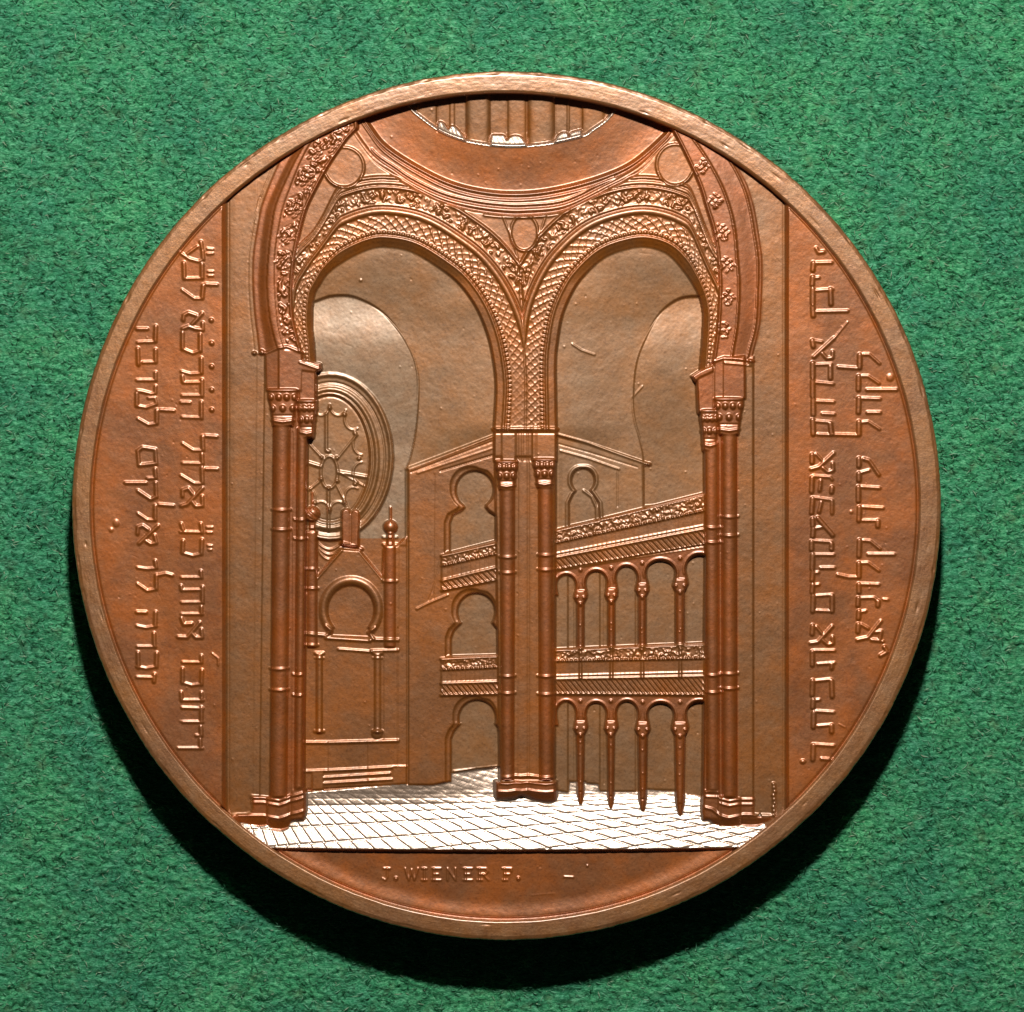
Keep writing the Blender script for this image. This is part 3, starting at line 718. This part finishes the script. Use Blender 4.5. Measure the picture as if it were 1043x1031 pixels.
# --- lettering
LET = {
'L1': (p_fl, 208, [
 ((110, 660), 'A', [(4, (805, 800), (808, 880)), (3, (825, 880), (610, 880))]),
 ((110, 660), 'A', [(4.4, (810, 690), (815, 768)), (3, (815, 766), (768, 768))]),
 ((110, 660), 'A', [(4.4, (815, 525), (815, 652)), (3, (645, 525), (830, 532)), (3, (650, 650), (825, 650))]),
 ((110, 660), 'A', [(4, (815, 395), (818, 462)), (3, (830, 460), (650, 460)), (4, (638, 392), (642, 460))]),
 ((110, 660), 'A', [(4.4, (820, 200), (815, 318)), (3, (815, 318), (730, 330), (650, 305)), (4.4, (650, 185), (650, 305))]),
 ((110, 660), 'A', [(4, (815, 72), (815, 128)), (3, (815, 130), (650, 128))]),
 ((110, 560), 'B', [(4, (800, 640), (690, 770), (610, 765)), (4.4, (640, 600), (660, 655), (730, 650)), (4, (815, 700), (822, 770), (765, 770), (735, 735))]),
 ((110, 560), 'B', [(4, (815, 500), (815, 565)), (3, (825, 565), (640, 565))]),
 ((110, 560), 'B', [(4.4, (825, 330), (825, 462)), (3, (830, 462), (640, 463)), (3, (825, 352), (655, 355)), (4, (636, 318), (642, 355))]),
 ((110, 560), 'B', [(4, (810, 190), (815, 243)), (3, (818, 245), (640, 245))]),
 ((110, 450), 'C', [(4.4, (820, 860), (815, 980)), (3, (815, 982), (740, 1000), (642, 972)), (4.4, (655, 870), (650, 970))]),
 ((110, 450), 'C', [(4, (810, 720), (820, 795)), (3, (820, 795), (630, 790)), (4, (638, 720), (655, 775))]),
 ((110, 450), 'q', [(2.4, (863, 750), (910, 750))]), ((110, 450), 'q', [(2.4, (863, 795), (905, 795))]),
 ((110, 450), 'q', [(2.4, (872, 910), (905, 912))]), ((110, 450), 'q', [(2.4, (880, 948), (900, 945))]),
 ((110, 450), 'C', [(4, (825, 405), (690, 548), (640, 562)), (4, (650, 475), (650, 425), (700, 408), (740, 460)), (4, (822, 480), (825, 560), (765, 566), (735, 525))]),
 ((110, 450), 'C', [(3.6, (955, 240), (850, 237)), (4.4, (820, 225), (825, 360)), (3, (825, 366), (750, 365), (635, 295))]),
 ((110, 450), 'C', [(4.4, (820, 110), (825, 190)), (3, (825, 192), (650, 188))]),
 ((110, 340), 'D', [(3.6, (950, 900), (850, 893)), (4.4, (825, 900), (830, 1015)), (3, (830, 1022), (740, 1020), (650, 960))]),
 ((110, 340), 'D', [(4.4, (815, 600), (815, 735)), (3, (815, 735), (645, 730)), (3.4, (715, 602), (635, 600))]),
 ((110, 340), 'D', [(4.4, (820, 405), (820, 540)), (3, (820, 540), (645, 540)), (3, (820, 425), (660, 427)), (4, (648, 370), (655, 422))]),
 ((110, 340), 'D', [(4.4, (815, 215), (815, 340)), (3, (815, 345), (720, 352), (640, 330))]),
 ((110, 340), 'D', [(4.4, (650, -10), (650, 130)), (3, (650, 132), (740, 170), (800, 148)), (4.4, (805, 5), (805, 148))]),
 ((130, 230), 'E', [(4, (650, 765), (560, 862)), (4, (485, 825), (490, 782), (530, 760), (600, 785)), (4, (480, 900), (530, 880), (590, 900), (655, 910), (655, 850))]),
 ((110, 340), 'D', [(5, (905, 80), (906, 82))]), ((110, 340), 'D', [(5, (905, 285), (906, 287))]),
 ((110, 340), 'D', [(5, (905, 490), (906, 492))]), ((110, 340), 'D', [(5, (905, 665), (906, 667))]), ((130, 230), 'E', [(5, (730, 825), (731, 827))]),
 ((130, 230), 'E', [(3.6, (780, 515), (680, 510)), (4.4, (660, 520), (650, 630)), (3, (650, 636), (580, 636), (475, 560))]),
 ((130, 230), 'E', [(4.4, (490, 325), (495, 458)), (4.4, (650, 335), (650, 455)), (3, (500, 462), (655, 458))]),
 ((130, 230), 'q', [(2.4, (703, 400), (745, 400))]), ((130, 230), 'q', [(2.4, (703, 436), (742, 436))]),
 ((130, 230), 'E', [(4, (640, 140), (650, 200)), (3, (610, 180), (520, 245)), (3, (462, 238), (540, 290), (620, 312), (660, 292)), (4, (655, 215), (660, 292))]),
 ((130, 230), 'q', [(2.4, (695, 200), (745, 205))]), ((130, 230), 'q', [(2.4, (695, 245), (745, 240))]),
]),
'L2': (p_fl, 160, [
 ((110, 660), 'A', [(4.4, (405, 235), (400, 295)), (3.2, (405, 262), (250, 258))]),
 ((110, 660), 'A', [(4.4, (260, 45), (265, 172)), (4.4, (425, 50), (420, 165)), (3, (250, 165), (330, 182), (425, 165))]),
 ((110, 560), 'B', [(4.4, (400, 735), (405, 848)), (3, (415, 850), (255, 850))]),
 ((110, 560), 'B', [(4.4, (415, 550), (410, 670)), (3, (420, 670), (330, 685), (250, 668)), (4, (330, 550), (250, 548))]),
 ((110, 560), 'B', [(3.6, (560, 225), (500, 210), (430, 225)), (4.4, (420, 225), (420, 343)), (3, (420, 346), (340, 360), (255, 300))]),
 ((110, 560), 'B', [(4, (410, 100), (420, 158)), (3, (420, 162), (340, 170), (255, 158))]),
 ((110, 450), 'C', [(4, (435, 735), (270, 890)), (4, (255, 805), (260, 748), (300, 735), (350, 770)), (4, (405, 820), (420, 885), (370, 895), (330, 870))]),
 ((110, 450), 'C', [(3.6, (570, 560), (440, 550)), (4.4, (410, 560), (410, 682)), (3, (410, 687), (340, 685), (260, 630))]),
 ((110, 450), 'C', [(3.8, (150, 360), (330, 360)), (4, (415, 360), (420, 480), (370, 505), (260, 430))]),
 ((110, 450), 'C', [(4.2, (410, 240), (415, 315)), (3, (415, 318), (340, 320))]),
 ((110, 450), 'C', [(4, (260, 78), (300, 50), (412, 68), (420, 190), (270, 207), (258, 80))]),
 ((110, 340), 'D', [(3.6, (575, 672), (450, 666)), (4.4, (425, 670), (425, 780)), (3, (425, 787), (350, 796), (260, 745))]),
 ((110, 340), 'D', [(3.6, (415, 460), (410, 520), (375, 525), (300, 505), (255, 500)), (4.4, (250, 520), (250, 628)), (3, (250, 632), (330, 646), (420, 615)), (3, (420, 605), (410, 560), (350, 562))]),
 ((110, 340), 'D', [(4, (415, 340), (415, 402)), (3, (420, 406), (250, 406))]),
 ((110, 340), 'D', [(4.4, (260, 130), (265, 268)), (4.4, (415, 140), (415, 245)), (3, (420, 248), (300, 250))]),
 ((130, 230), 'E', [(3.6, (80, 902), (170, 902)), (4.4, (245, 880), (240, 1010)), (3, (240, 1014), (85, 1020))]),
]),
'R1': (p_fr, 826, [
 ((810, 240), 'F', [(4, (185, 110), (205, 148), (250, 142))]),
 ((810, 240), 'F', [(5, (160, 240), (155, 303)), (3.4, (190, 238), (320, 235))]),
 ((810, 240), 'F', [(5, (155, 362), (150, 428)), (3, (165, 370), (210, 366))]),
 ((810, 240), 'F', [(5.2, (155, 468), (155, 592)), (3, (180, 480), (330, 470)), (5, (310, 470), (315, 598))]),
 ((810, 240), 'F', [(5.2, (155, 625), (160, 700)), (3.6, (190, 665), (460, 660))]),
 ((810, 340), 'G', [(4, (340, 40), (165, 202)), (5, (152, 60), (160, 110)), (3, (165, 60), (235, 70)), (4, (240, 170), (280, 215), (328, 208), (330, 155))]),
 ((810, 340), 'G', [(5.2, (155, 258), (155, 378)), (3, (180, 270), (320, 265)), (5, (310, 290), (310, 388))]),
 ((810, 340), 'G', [(5.2, (155, 412), (155, 545)), (3.2, (180, 425), (335, 440))]),
 ((810, 340), 'G', [(5.2, (160, 580), (160, 706)), (3.4, (185, 590), (340, 597)), (3.4, (240, 700), (345, 705))]),
 ((810, 340), 'G', [(5.2, (155, 755), (160, 878)), (3, (180, 765), (300, 775)), (5, (310, 785), (320, 878)), (3, (200, 880), (320, 886))]),
 ((810, 450), 'H', [(4, (340, 100), (210, 220), (140, 240)), (5, (150, 115), (150, 182)), (3, (185, 108), (240, 165)), (4, (245, 228), (290, 265), (335, 250), (330, 190))]),
 ((810, 450), 'H', [(5, (150, 315), (145, 436)), (3, (160, 300), (310, 310), (325, 332)), (5, (325, 402), (320, 440)), (4, (225, 340), (215, 425))]),
 ((810, 450), 'H', [(5, (155, 498), (145, 622)), (3, (170, 490), (320, 510)), (4, (325, 515), (325, 625)), (4, (230, 530), (210, 615))]),
 ((810, 450), 'H', [(5, (155, 675), (155, 735)), (4.8, (200, 668), (330, 818)), (5, (160, 765), (155, 828)), (3, (165, 760), (250, 745))]),
 ((810, 450), 'H', [(5, (145, 875), (145, 945)), (3.2, (160, 868), (320, 878)), (5, (320, 895), (320, 940))]),
 ((810, 560), 'I', [(5.2, (155, 45), (150, 166)), (3.2, (165, 45), (340, 46)), (3.6, (225, 160), (345, 160))]),
 ((810, 560), 'I', [(5, (155, 200), (150, 268)), (3, (162, 206), (205, 200))]),
 ((810, 560), 'I', [(5, (155, 308), (150, 372)), (3, (162, 312), (210, 306))]),
 ((810, 560), 'I', [(5.2, (160, 408), (155, 538)), (3, (190, 405), (330, 396)), (5, (325, 405), (325, 538)), (3, (190, 535), (330, 540))]),
 ((810, 560), 'I', [(4, (325, 672), (200, 810), (135, 820)), (5, (155, 668), (150, 738)), (3.4, (188, 675), (240, 740)), (4, (240, 790), (290, 832), (333, 822), (330, 765))]),
 ((810, 560), 'I', [(5, (152, 895), (152, 1010)), (3.4, (170, 885), (345, 885)), (3, (200, 1003), (345, 992)), (4.6, (322, 1000), (322, 1040))]),
 ((810, 670), 'J', [(5.2, (155, 205), (150, 328)), (3.4, (175, 206), (310, 192)), (5, (320, 205), (325, 340))]),
 ((810, 670), 'J', [(5.2, (160, 373), (155, 436)), (3, (170, 376), (215, 370))]),
 ((810, 670), 'J', [(5.2, (165, 482), (160, 608)), (3.4, (190, 470), (340, 480)), (3, (200, 600), (310, 590)), (5, (320, 595), (320, 650))]),
 ((810, 670), 'J', [(5.2, (160, 768), (155, 892)), (3.4, (175, 762), (340, 772)), (3.6, (230, 886), (335, 896))]),
]),
'R2': (p_fr, 873, [
 ((810, 340), 'G', [(3.6, (380, 290), (550, 302)), (5.2, (567, 185), (565, 296)), (3, (600, 180), (650, 180), (740, 260))]),
 ((810, 340), 'G', [(5.2, (557, 372), (555, 488)), (3, (590, 370), (640, 370), (735, 435)), (3.6, (630, 490), (890, 490))]),
 ((810, 340), 'G', [(5.2, (560, 565), (555, 686)), (3.4, (590, 565), (745, 570)), (3.6, (635, 690), (745, 690))]),
 ((810, 340), 'G', [(3.4, (345, 882), (555, 888)), (5.2, (560, 772), (560, 880)), (3, (590, 775), (640, 770), (740, 835))]),
 ((810, 450), 'H', [(5.2, (560, 150), (560, 212)), (4, (600, 150), (650, 165), (735, 290)), (5.2, (560, 280), (560, 338)), (3, (580, 270), (650, 250))]),
 ((810, 450), 'H', [(5.2, (555, 398), (555, 518)), (3.4, (585, 396), (740, 405))]),
 ((810, 450), 'H', [(5.2, (565, 575), (560, 688)), (3.4, (600, 572), (770, 582)), (3, (590, 690), (720, 690)), (5.2, (725, 695), (725, 738))]),
 ((810, 450), 'H', [(5.2, (565, 865), (560, 1000)), (3, (600, 865), (660, 870), (745, 940)), (3.6, (640, 987), (870, 987))]),
 ((810, 560), 'I', [(3.6, (375, 220), (470, 242), (555, 242)), (5.2, (560, 120), (560, 238)), (3, (590, 117), (640, 116), (735, 185))]),
 ((810, 560), 'I', [(5, (560, 305), (560, 372)), (3.4, (580, 302), (735, 306))]),
 ((810, 560), 'I', [(5, (555, 425), (550, 488)), (3, (570, 425), (690, 420), (725, 450)), (5, (728, 455), (725, 490))]),
 ((810, 560), 'q', [(2.6, (775, 436), (812, 440))]),
 ((810, 560), 'I', [(5, (560, 540), (555, 602)), (3, (570, 546), (620, 537))]),
 ((810, 560), 'I', [(4, (750, 628), (640, 770), (545, 790)), (5, (555, 655), (550, 718)), (3.4, (580, 655), (640, 690)), (4, (670, 790), (740, 797), (755, 715), (705, 722))]),
]),
}
for key, (pf, _, items) in LET.items():
    for (bx, by), kq, strokes in items:
        pl = part('quotation_mark' if kq == 'q' else 'letter', PARTS[pf][1], pf)
        x_ = np.concatenate([[p[0] for p in s_[1:]] for s_ in strokes]); y_ = np.concatenate([[p[1] for p in s_[1:]] for s_ in strokes])
        px = bx + x_ / 8.592; py = by + y_ / 8.592
        w_ = win(px.min() - 4, py.min() - 4, px.max() + 4, py.max() + 4); X, Y = XX[w_], YY[w_]
        acc = np.zeros(X.shape); idm = np.zeros(X.shape, bool)
        for s_ in strokes:
            P_ = [(bx + p[0] / 8.592, by + p[1] / 8.592) for p in s_[1:]]
            d, _s = segd(P_, X, Y); hw = s_[0] / 2 * 0.92
            if s_[0] >= 4.7:
                u_ = np.clip((hw + .6 - d) / 1.7, 0, 1); acc = np.maximum(acc, u_ * u_ * (3 - 2 * u_) * 1.35)
            else:
                u_ = np.clip((hw + .6 - d) / (hw + .5), 0, 1); acc = np.maximum(acc, (0.5 * u_ + 0.5 * np.sin(u_ * np.pi / 2)) * (hw + .6) * 0.50); idm |= d < hw + .6
        H[w_] += acc; ID[w_] = np.where(idm, pl, ID[w_])
# signature
SIG = [('J', 389, 397), ('.', 402, 404), ('W', 412.5, 425.5), ('I', 429, 435), ('E', 440, 449), ('N', 454, 465.5), ('E', 472, 481), ('R', 486, 498), ('F', 511.5, 521.5), ('.', 527, 529)]
GL = {'J': [[(.2, 0), (1, 0)], [(.65, 0), (.65, .75), (.4, 1), (.05, .85)]], 'W': [[(0, 0), (.28, 1), (.5, .1), (.72, 1), (1, 0)]],
      'I': [[(.5, 0), (.5, 1)], [(.1, 0), (.9, 0)], [(.1, 1), (.9, 1)]],
      'E': [[(.2, 0), (.2, 1)], [(0, 0), (1, 0)], [(.2, .5), (.7, .5)], [(0, 1), (1, 1)]],
      'N': [[(.15, 1), (.15, 0), (.85, 1), (.85, 0)]], 'R': [[(.2, 0), (.2, 1)], [(0, 0), (.75, 0), (.9, .25), (.7, .5), (.2, .5)], [(.5, .5), (.95, 1)], [(0, 1), (.4, 1)]],
      'F': [[(.25, 0), (.25, 1)], [(0, 0), (.95, 0), (.95, .25)], [(.25, .5), (.75, .5)], [(.05, 1), (.5, 1)]]}
for ch, x0, x1 in SIG:
    pl = part('letter', M_FIELD, p_ex)
    if ch == '.': dot((x0 + x1) / 2, 896, 2.2, 1.6, pl); continue
    for g in GL[ch]: stroke([(x0 + u * (x1 - x0), 885.5 + v * 12) for u, v in g], 1.9, 1.25, pl, 0.2)
# small casting flaws and dents
dot(118, 533, 3.4, 0.7, None, 4.2); dot(113, 540, 2.4, 0.6); dot(818, 776, 3.2, 1.4, None, 2.4); dot(907, 384.5, 4, 0.8)
stroke([(216, 666), (222, 671), (222, 678)], 1.6, 0.8); stroke([(897, 668), (904, 664), (901, 659)], 4.4, 1.5); dot(899.5, 653.5, 1.8, 1)
stroke([(575, 894), (584, 894.5)], 1.8, 0.9); stroke([(863.5, 328), (851, 343.5)], 1.5, 0.7); dot(598.5, 883, 1.4, .8); dot(367, 285, 1.6, .8); stroke([(541, 913), (564, 911)], 1.2, .15)
stroke([(855, 738), (861, 741)], 1.2, 0.4); dot(867.5, 521.5, 2, .5)
for _ in range(330):
    a, r = rng.uniform(0, 2 * math.pi), RIN * math.sqrt(rng.uniform(0, .96))
    dot(RCX + r * math.cos(a), RCY + r * math.sin(a), rng.uniform(.8, 1.3), rng.choice([-1, 1, 1]) * rng.uniform(.1, .35))
for _ in range(70):
    a, r = rng.uniform(0, 2 * math.pi), RIN * math.sqrt(rng.uniform(0, .9)); th = rng.uniform(0, math.pi); L = rng.uniform(4, 16)
    x, y = RCX + r * math.cos(a), RCY + r * math.sin(a)
    stroke([(x, y), (x + L * math.cos(th), y + L * math.sin(th))], 1.0, -0.16, None, 0)
# uneven hand-cut surface
H += 0.045 * fnoise(8 / ST, 31) + 0.022 * fnoise(2.4 / ST, 32) + 0.018 * fnoise(.9 / ST, 33)
# soft struck edges
ny, nx = H.shape
fy = np.fft.fftfreq(ny)[:, None]; fx = np.fft.rfftfreq(nx)[None, :]
sg = 0.48 / ST
H = np.fft.irfft2(np.fft.rfft2(H) * np.exp(-2 * math.pi ** 2 * sg ** 2 * (fx ** 2 + fy ** 2)), s=(ny, nx))

# ---------------------------------------------------------------- meshes
def make_mesh(name, V, F, mat, parent, normals=None):
    me = bpy.data.meshes.new(name)
    me.vertices.add(len(V)); me.vertices.foreach_set('co', np.ascontiguousarray(V, np.float32).ravel())
    nf = len(F); k = F.shape[1]
    me.loops.add(nf * k); me.loops.foreach_set('vertex_index', np.ascontiguousarray(F, np.int32).ravel())
    me.polygons.add(nf); me.polygons.foreach_set('loop_start', np.arange(0, nf * k, k, dtype=np.int32))
    me.update(calc_edges=True)
    me.polygons.foreach_set('use_smooth', np.ones(nf, bool))
    me.materials.append(mat)
    if normals is not None: me.normals_split_custom_set_from_vertices(normals)
    o = bpy.data.objects.new(name, me); sc.collection.objects.link(o)
    if parent: o.parent = parent
    return o
def world(px, py, z): return np.stack([(px - CX) * S, (CY - py) * S, (z + TOP) * S], -1)

medal = bpy.data.objects.new('bronze_medal', None); sc.collection.objects.link(medal)
medal['label'] = 'round brown copper medal struck with a synagogue interior, lying on green felt'
medal['category'] = 'medal'
mloc = ((516 - CX) * S, (CY - 515) * S, 0)
medal.location = mloc
off = np.array(mloc)

VX = world(XX, YY, H)
gyy, gxx = np.gradient(H, ST)
NRM = np.stack([-gxx, gyy, np.ones_like(H)], -1); NRM /= np.linalg.norm(NRM, axis=-1, keepdims=True)
idx = np.arange(NX * NY).reshape(NY, NX)
quads = np.stack([idx[:-1, :-1], idx[1:, :-1], idx[1:, 1:], idx[:-1, 1:]], -1)
keep = (RAD[:-1, :-1] < RIN + 2.2)
qid = ID[:-1, :-1]
# faces of a cell go to the part most of its corners show
quads = quads[keep]; qid = qid[keep]
VF = VX.reshape(-1, 3) - off; NF = NRM.reshape(-1, 3)
order = np.argsort(qid, kind='stable'); quads = quads[order]; qid = qid[order]
starts = np.searchsorted(qid, np.arange(len(PARTS) + 1))
objs = {}
for pid, (name, mat, par, lab) in enumerate(PARTS):
    q = quads[starts[pid]:starts[pid + 1]]
    if len(q) == 0: continue
    u, inv = np.unique(q, return_inverse=True)
    parent = objs.get(par, medal) if par is not None else medal
    o = make_mesh(name, VF[u], inv.reshape(-1, 4), mat, parent, NF[u])
    if lab: o['label'] = lab
    objs[pid] = o

# rim and edge, turned as one ring with small knocks
def ring_mesh(name, prof, mat, nseg, seed, amp, nicks=0):
    n = len(prof); th = np.linspace(0, 2 * np.pi, nseg, endpoint=False)
    r1 = fnoise(5, seed, nseg, n, sy=5); r2 = fnoise(1.2, seed + 1, nseg, n)
    lo = fnoise(14, seed + 2, nseg, n, sy=26); st_ = fnoise(.6, seed + 3, nseg, n, sy=9)
    V = np.zeros((nseg, n, 3))
    for j, (r, z, f, am) in enumerate(prof):
        cx = 516 * f + RCX * (1 - f); cy = 515 * f + RCY * (1 - f)
        rr = r + am * (amp * (0.6 * r1[:, j] + 0.8 * lo[:, j]) + 0.08 * r2[:, j])
        zz = z + am * (amp * 0.35 * r1[:, j] + 0.03 * r2[:, j] + 0.018 * st_[:, j])
        V[:, j] = world(cx + rr * np.cos(th), cy - rr * np.sin(th), zz)
    if nicks:
        rn = np.random.default_rng(seed + 9)
        for _ in range(nicks):
            i0 = rn.integers(0, nseg); j0 = rn.choice([n - 6, n - 5, n - 4, rn.integers(8, n - 3)]); wi = rn.uniform(2, 7)
            ii = (np.arange(-16, 17)); g = np.exp(-(ii / wi) ** 2)[:, None] * np.exp(-((np.arange(n) - j0) / rn.uniform(1, 2.2)) ** 2)[None, :]
            V[(i0 + ii) % nseg, :, 2] -= g * rn.uniform(.25, .8) * S
    V = V.reshape(-1, 3) - off
    i = np.arange(nseg)[:, None]; j = np.arange(n - 1)[None, :]; i2 = (i + 1) % nseg
    F = np.stack([(i * n + j), (i * n + j + 1), (i2 * n + j + 1), (i2 * n + j)], -1).reshape(-1, 4)[:, ::-1]
    return make_mesh(name, V, F, mat, medal)
pr = [(RIN, -32, 0, 0), (RIN, -14, 0, .3), (RIN, -6, 0, .6), (RIN + .2, -3.0, 0, .8), (RIN + .7, -1.5, 0, 1), (RIN + 1.6, -0.75, .1, 1)]
for k in range(1, 25):
    r = 423.2 + (438.6 - 423.2) * k / 24
    pr.append((r, -0.0015 * (r - 433) ** 2 - .15, .15 + .85 * k / 24, .8))
pr += [(439.4, -0.52, 1, 1), (440.4, -0.80, 1, 1.2), (441.4, -1.12, 1, 1.4), (442.2, -1.65, 1, 1.4), (442.7, -3.2, 1, 1.2), (443, -7, 1, .9)]
ring_mesh('rim', pr, M_RIM, 2600, 51, 0.15, 90)
pe = [(443, -7, 1, .9)] + [(443 - 0.5 * (abs(z + 40) / 34) ** 2 + .4, z, 1, .5) for z in np.linspace(-10, -70, 12)] + [(441, -76, 1, .3), (437, -79.5, 1, 0), (300, -79.8, 1, 0), (2, -79.8, 1, 0)]
ring_mesh('edge', pe, M_RIM, 900, 61, 0.15)

# ---------------------------------------------------------------- green felt
def felt_mat():
    m, t, b = nt('green_felt')
    geo = t.nodes.new('ShaderNodeNewGeometry'); pos = geo.outputs['Position']
    mp = t.nodes.new('ShaderNodeMapping'); t.links.new(pos, mp.inputs['Vector'])
    mp.inputs['Scale'].default_value = (0.9, 3.0, 1.0); mp.inputs['Rotation'].default_value = (0, 0, 0.12)
    n1 = noise(t, 3.2, 5, 0.7, mp.outputs[0], 1.2)
    n2 = noise(t, 0.16, 5, 0.65, pos)
    n3 = noise(t, 0.9, 3, 0.6, pos)
    r1 = ramp(t, n1.outputs[0], [(0.34, (0.006, 0.10, 0.040)), (0.49, (0.032, 0.30, 0.125)), (0.60, (0.17, 0.56, 0.31))])
    r3 = ramp(t, n3.outputs[0], [(0.56, (0, 0, 0)), (0.74, (1, 1, 1))])
    mu = t.nodes.new('ShaderNodeMath'); mu.operation = 'MULTIPLY'; mu.inputs[1].default_value = 0.45
    t.links.new(r3.outputs[0], mu.inputs[0])
    c = mixc(t, mu.outputs[0], r1.outputs[0], (0.14, 0.17, 0.085))
    mm = t.nodes.new('ShaderNodeMix'); mm.data_type = 'RGBA'; mm.blend_type = 'MULTIPLY'; mm.inputs[0].default_value = 1
    r2 = ramp(t, n2.outputs[0], [(0.32, (0.62, 0.74, 0.85)), (0.68, (1.2, 1.12, 1.0))])
    t.links.new(c, mm.inputs[6]); t.links.new(r2.outputs[0], mm.inputs[7])
    t.links.new(mm.outputs[2], b.inputs['Base Color'])
    b.inputs['Roughness'].default_value = 0.75
    b.inputs['Specular IOR Level'].default_value = 0.35
    bp = t.nodes.new('ShaderNodeBump'); bp.inputs['Strength'].default_value = 0.8; bp.inputs['Distance'].default_value = 0.12
    t.links.new(n1.outputs[0], bp.inputs['Height']); t.links.new(bp.outputs[0], b.inputs['Normal'])
    return m
def fibre_mat():
    m, t, b = nt('green_fibre')
    geo = t.nodes.new('ShaderNodeNewGeometry')
    r = ramp(t, geo.outputs['Random Per Island'], [(0.0, (0.004, 0.06, 0.025)), (0.4, (0.020, 0.21, 0.08)), (0.75, (0.09, 0.42, 0.21)), (0.9, (0.24, 0.62, 0.40)), (1.0, (0.45, 0.55, 0.38))])
    t.links.new(r.outputs[0], b.inputs['Base Color'])
    b.inputs['Roughness'].default_value = 0.5
    return m
FN = 1000
u = np.linspace(-1, 1, FN)
ax = 640 * u + 2600 * np.sign(u) * np.clip(np.abs(u) - 0.94, 0, 1) ** 1.0 * 8
FX, FY = np.meshgrid(ax, ax)
fh = (0.9 * fnoise(2.6, 101, FN, FN, sy=1.3, theta=0.15) + 0.7 * fnoise(3.2, 102, FN, FN, sy=1.2, theta=-0.35) + 0.5 * fnoise(1.1, 103, FN, FN) + 0.9 * fnoise(9, 104, FN, FN))
fh = fh * 0.85
Vf = np.stack([FX * S, FY * S, (fh - 2.6) * S], -1).reshape(-1, 3)
i4 = np.arange(FN * FN).reshape(FN, FN)
Ff = np.stack([i4[:-1, :-1], i4[:-1, 1:], i4[1:, 1:], i4[1:, :-1]], -1).reshape(-1, 4)
felt = make_mesh('felt_cloth', Vf, Ff, felt_mat(), None)
felt['kind'] = 'structure'
NFIB, K = 75000, 5
px = rng.uniform(-600, 600, NFIB); py = rng.uniform(-600, 600, NFIB)
far = np.hypot(px - (516 - CX), py - (CY - 515)) > 436
px, py = px[far], py[far]; n = len(px)
th = rng.normal(-0.12, 0.6, n); L = rng.uniform(3, 11, n); cv = rng.normal(0, 0.09, n)
hz = rng.uniform(-1.8, 1.6, n); rad = rng.uniform(0.22, 0.5, n)
pts = np.zeros((n, K, 3)); x, y = px.copy(), py.copy(); a = th.copy()
for k in range(K):
    t = k / (K - 1)
    pts[:, k] = np.stack([x, y, hz + 2.2 * np.sin(np.pi * t) - 1.6], -1)
    x = x + L / K * np.cos(a); y = y + L / K * np.sin(a); a = a + cv + rng.normal(0, .12, n)
side = np.stack([-np.sin(th), np.cos(th), np.zeros(n)], -1)[:, None, :]
r_ = (rad[:, None] * np.array([.3, .9, 1, .9, .3])[None, :])[:, :, None]
ring = [pts + side * r_, pts + np.array([0, 0, 1.0]) * r_, pts - side * r_]
Vb = np.stack(ring, 2) * S                      # n,K,3,3
Vb = Vb.reshape(-1, 3)
base = (np.arange(n) * K * 3)[:, None, None]; kk = (np.arange(K - 1) * 3)[None, :, None]
faces = []
for s_ in range(3):
    s2 = (s_ + 1) % 3
    faces.append(np.stack([base + kk + s_, base + kk + s2, base + kk + 3 + s2, base + kk + 3 + s_], -1).reshape(-1, 4))
fib = make_mesh('felt_fibres', Vb, np.concatenate(faces), fibre_mat(), None)
fib['kind'] = 'stuff'
fib['label'] = 'short loose green wool fibres lying over the felt cloth'
fib['category'] = 'fibres'
print('parts', len(objs), 'faces', len(quads))
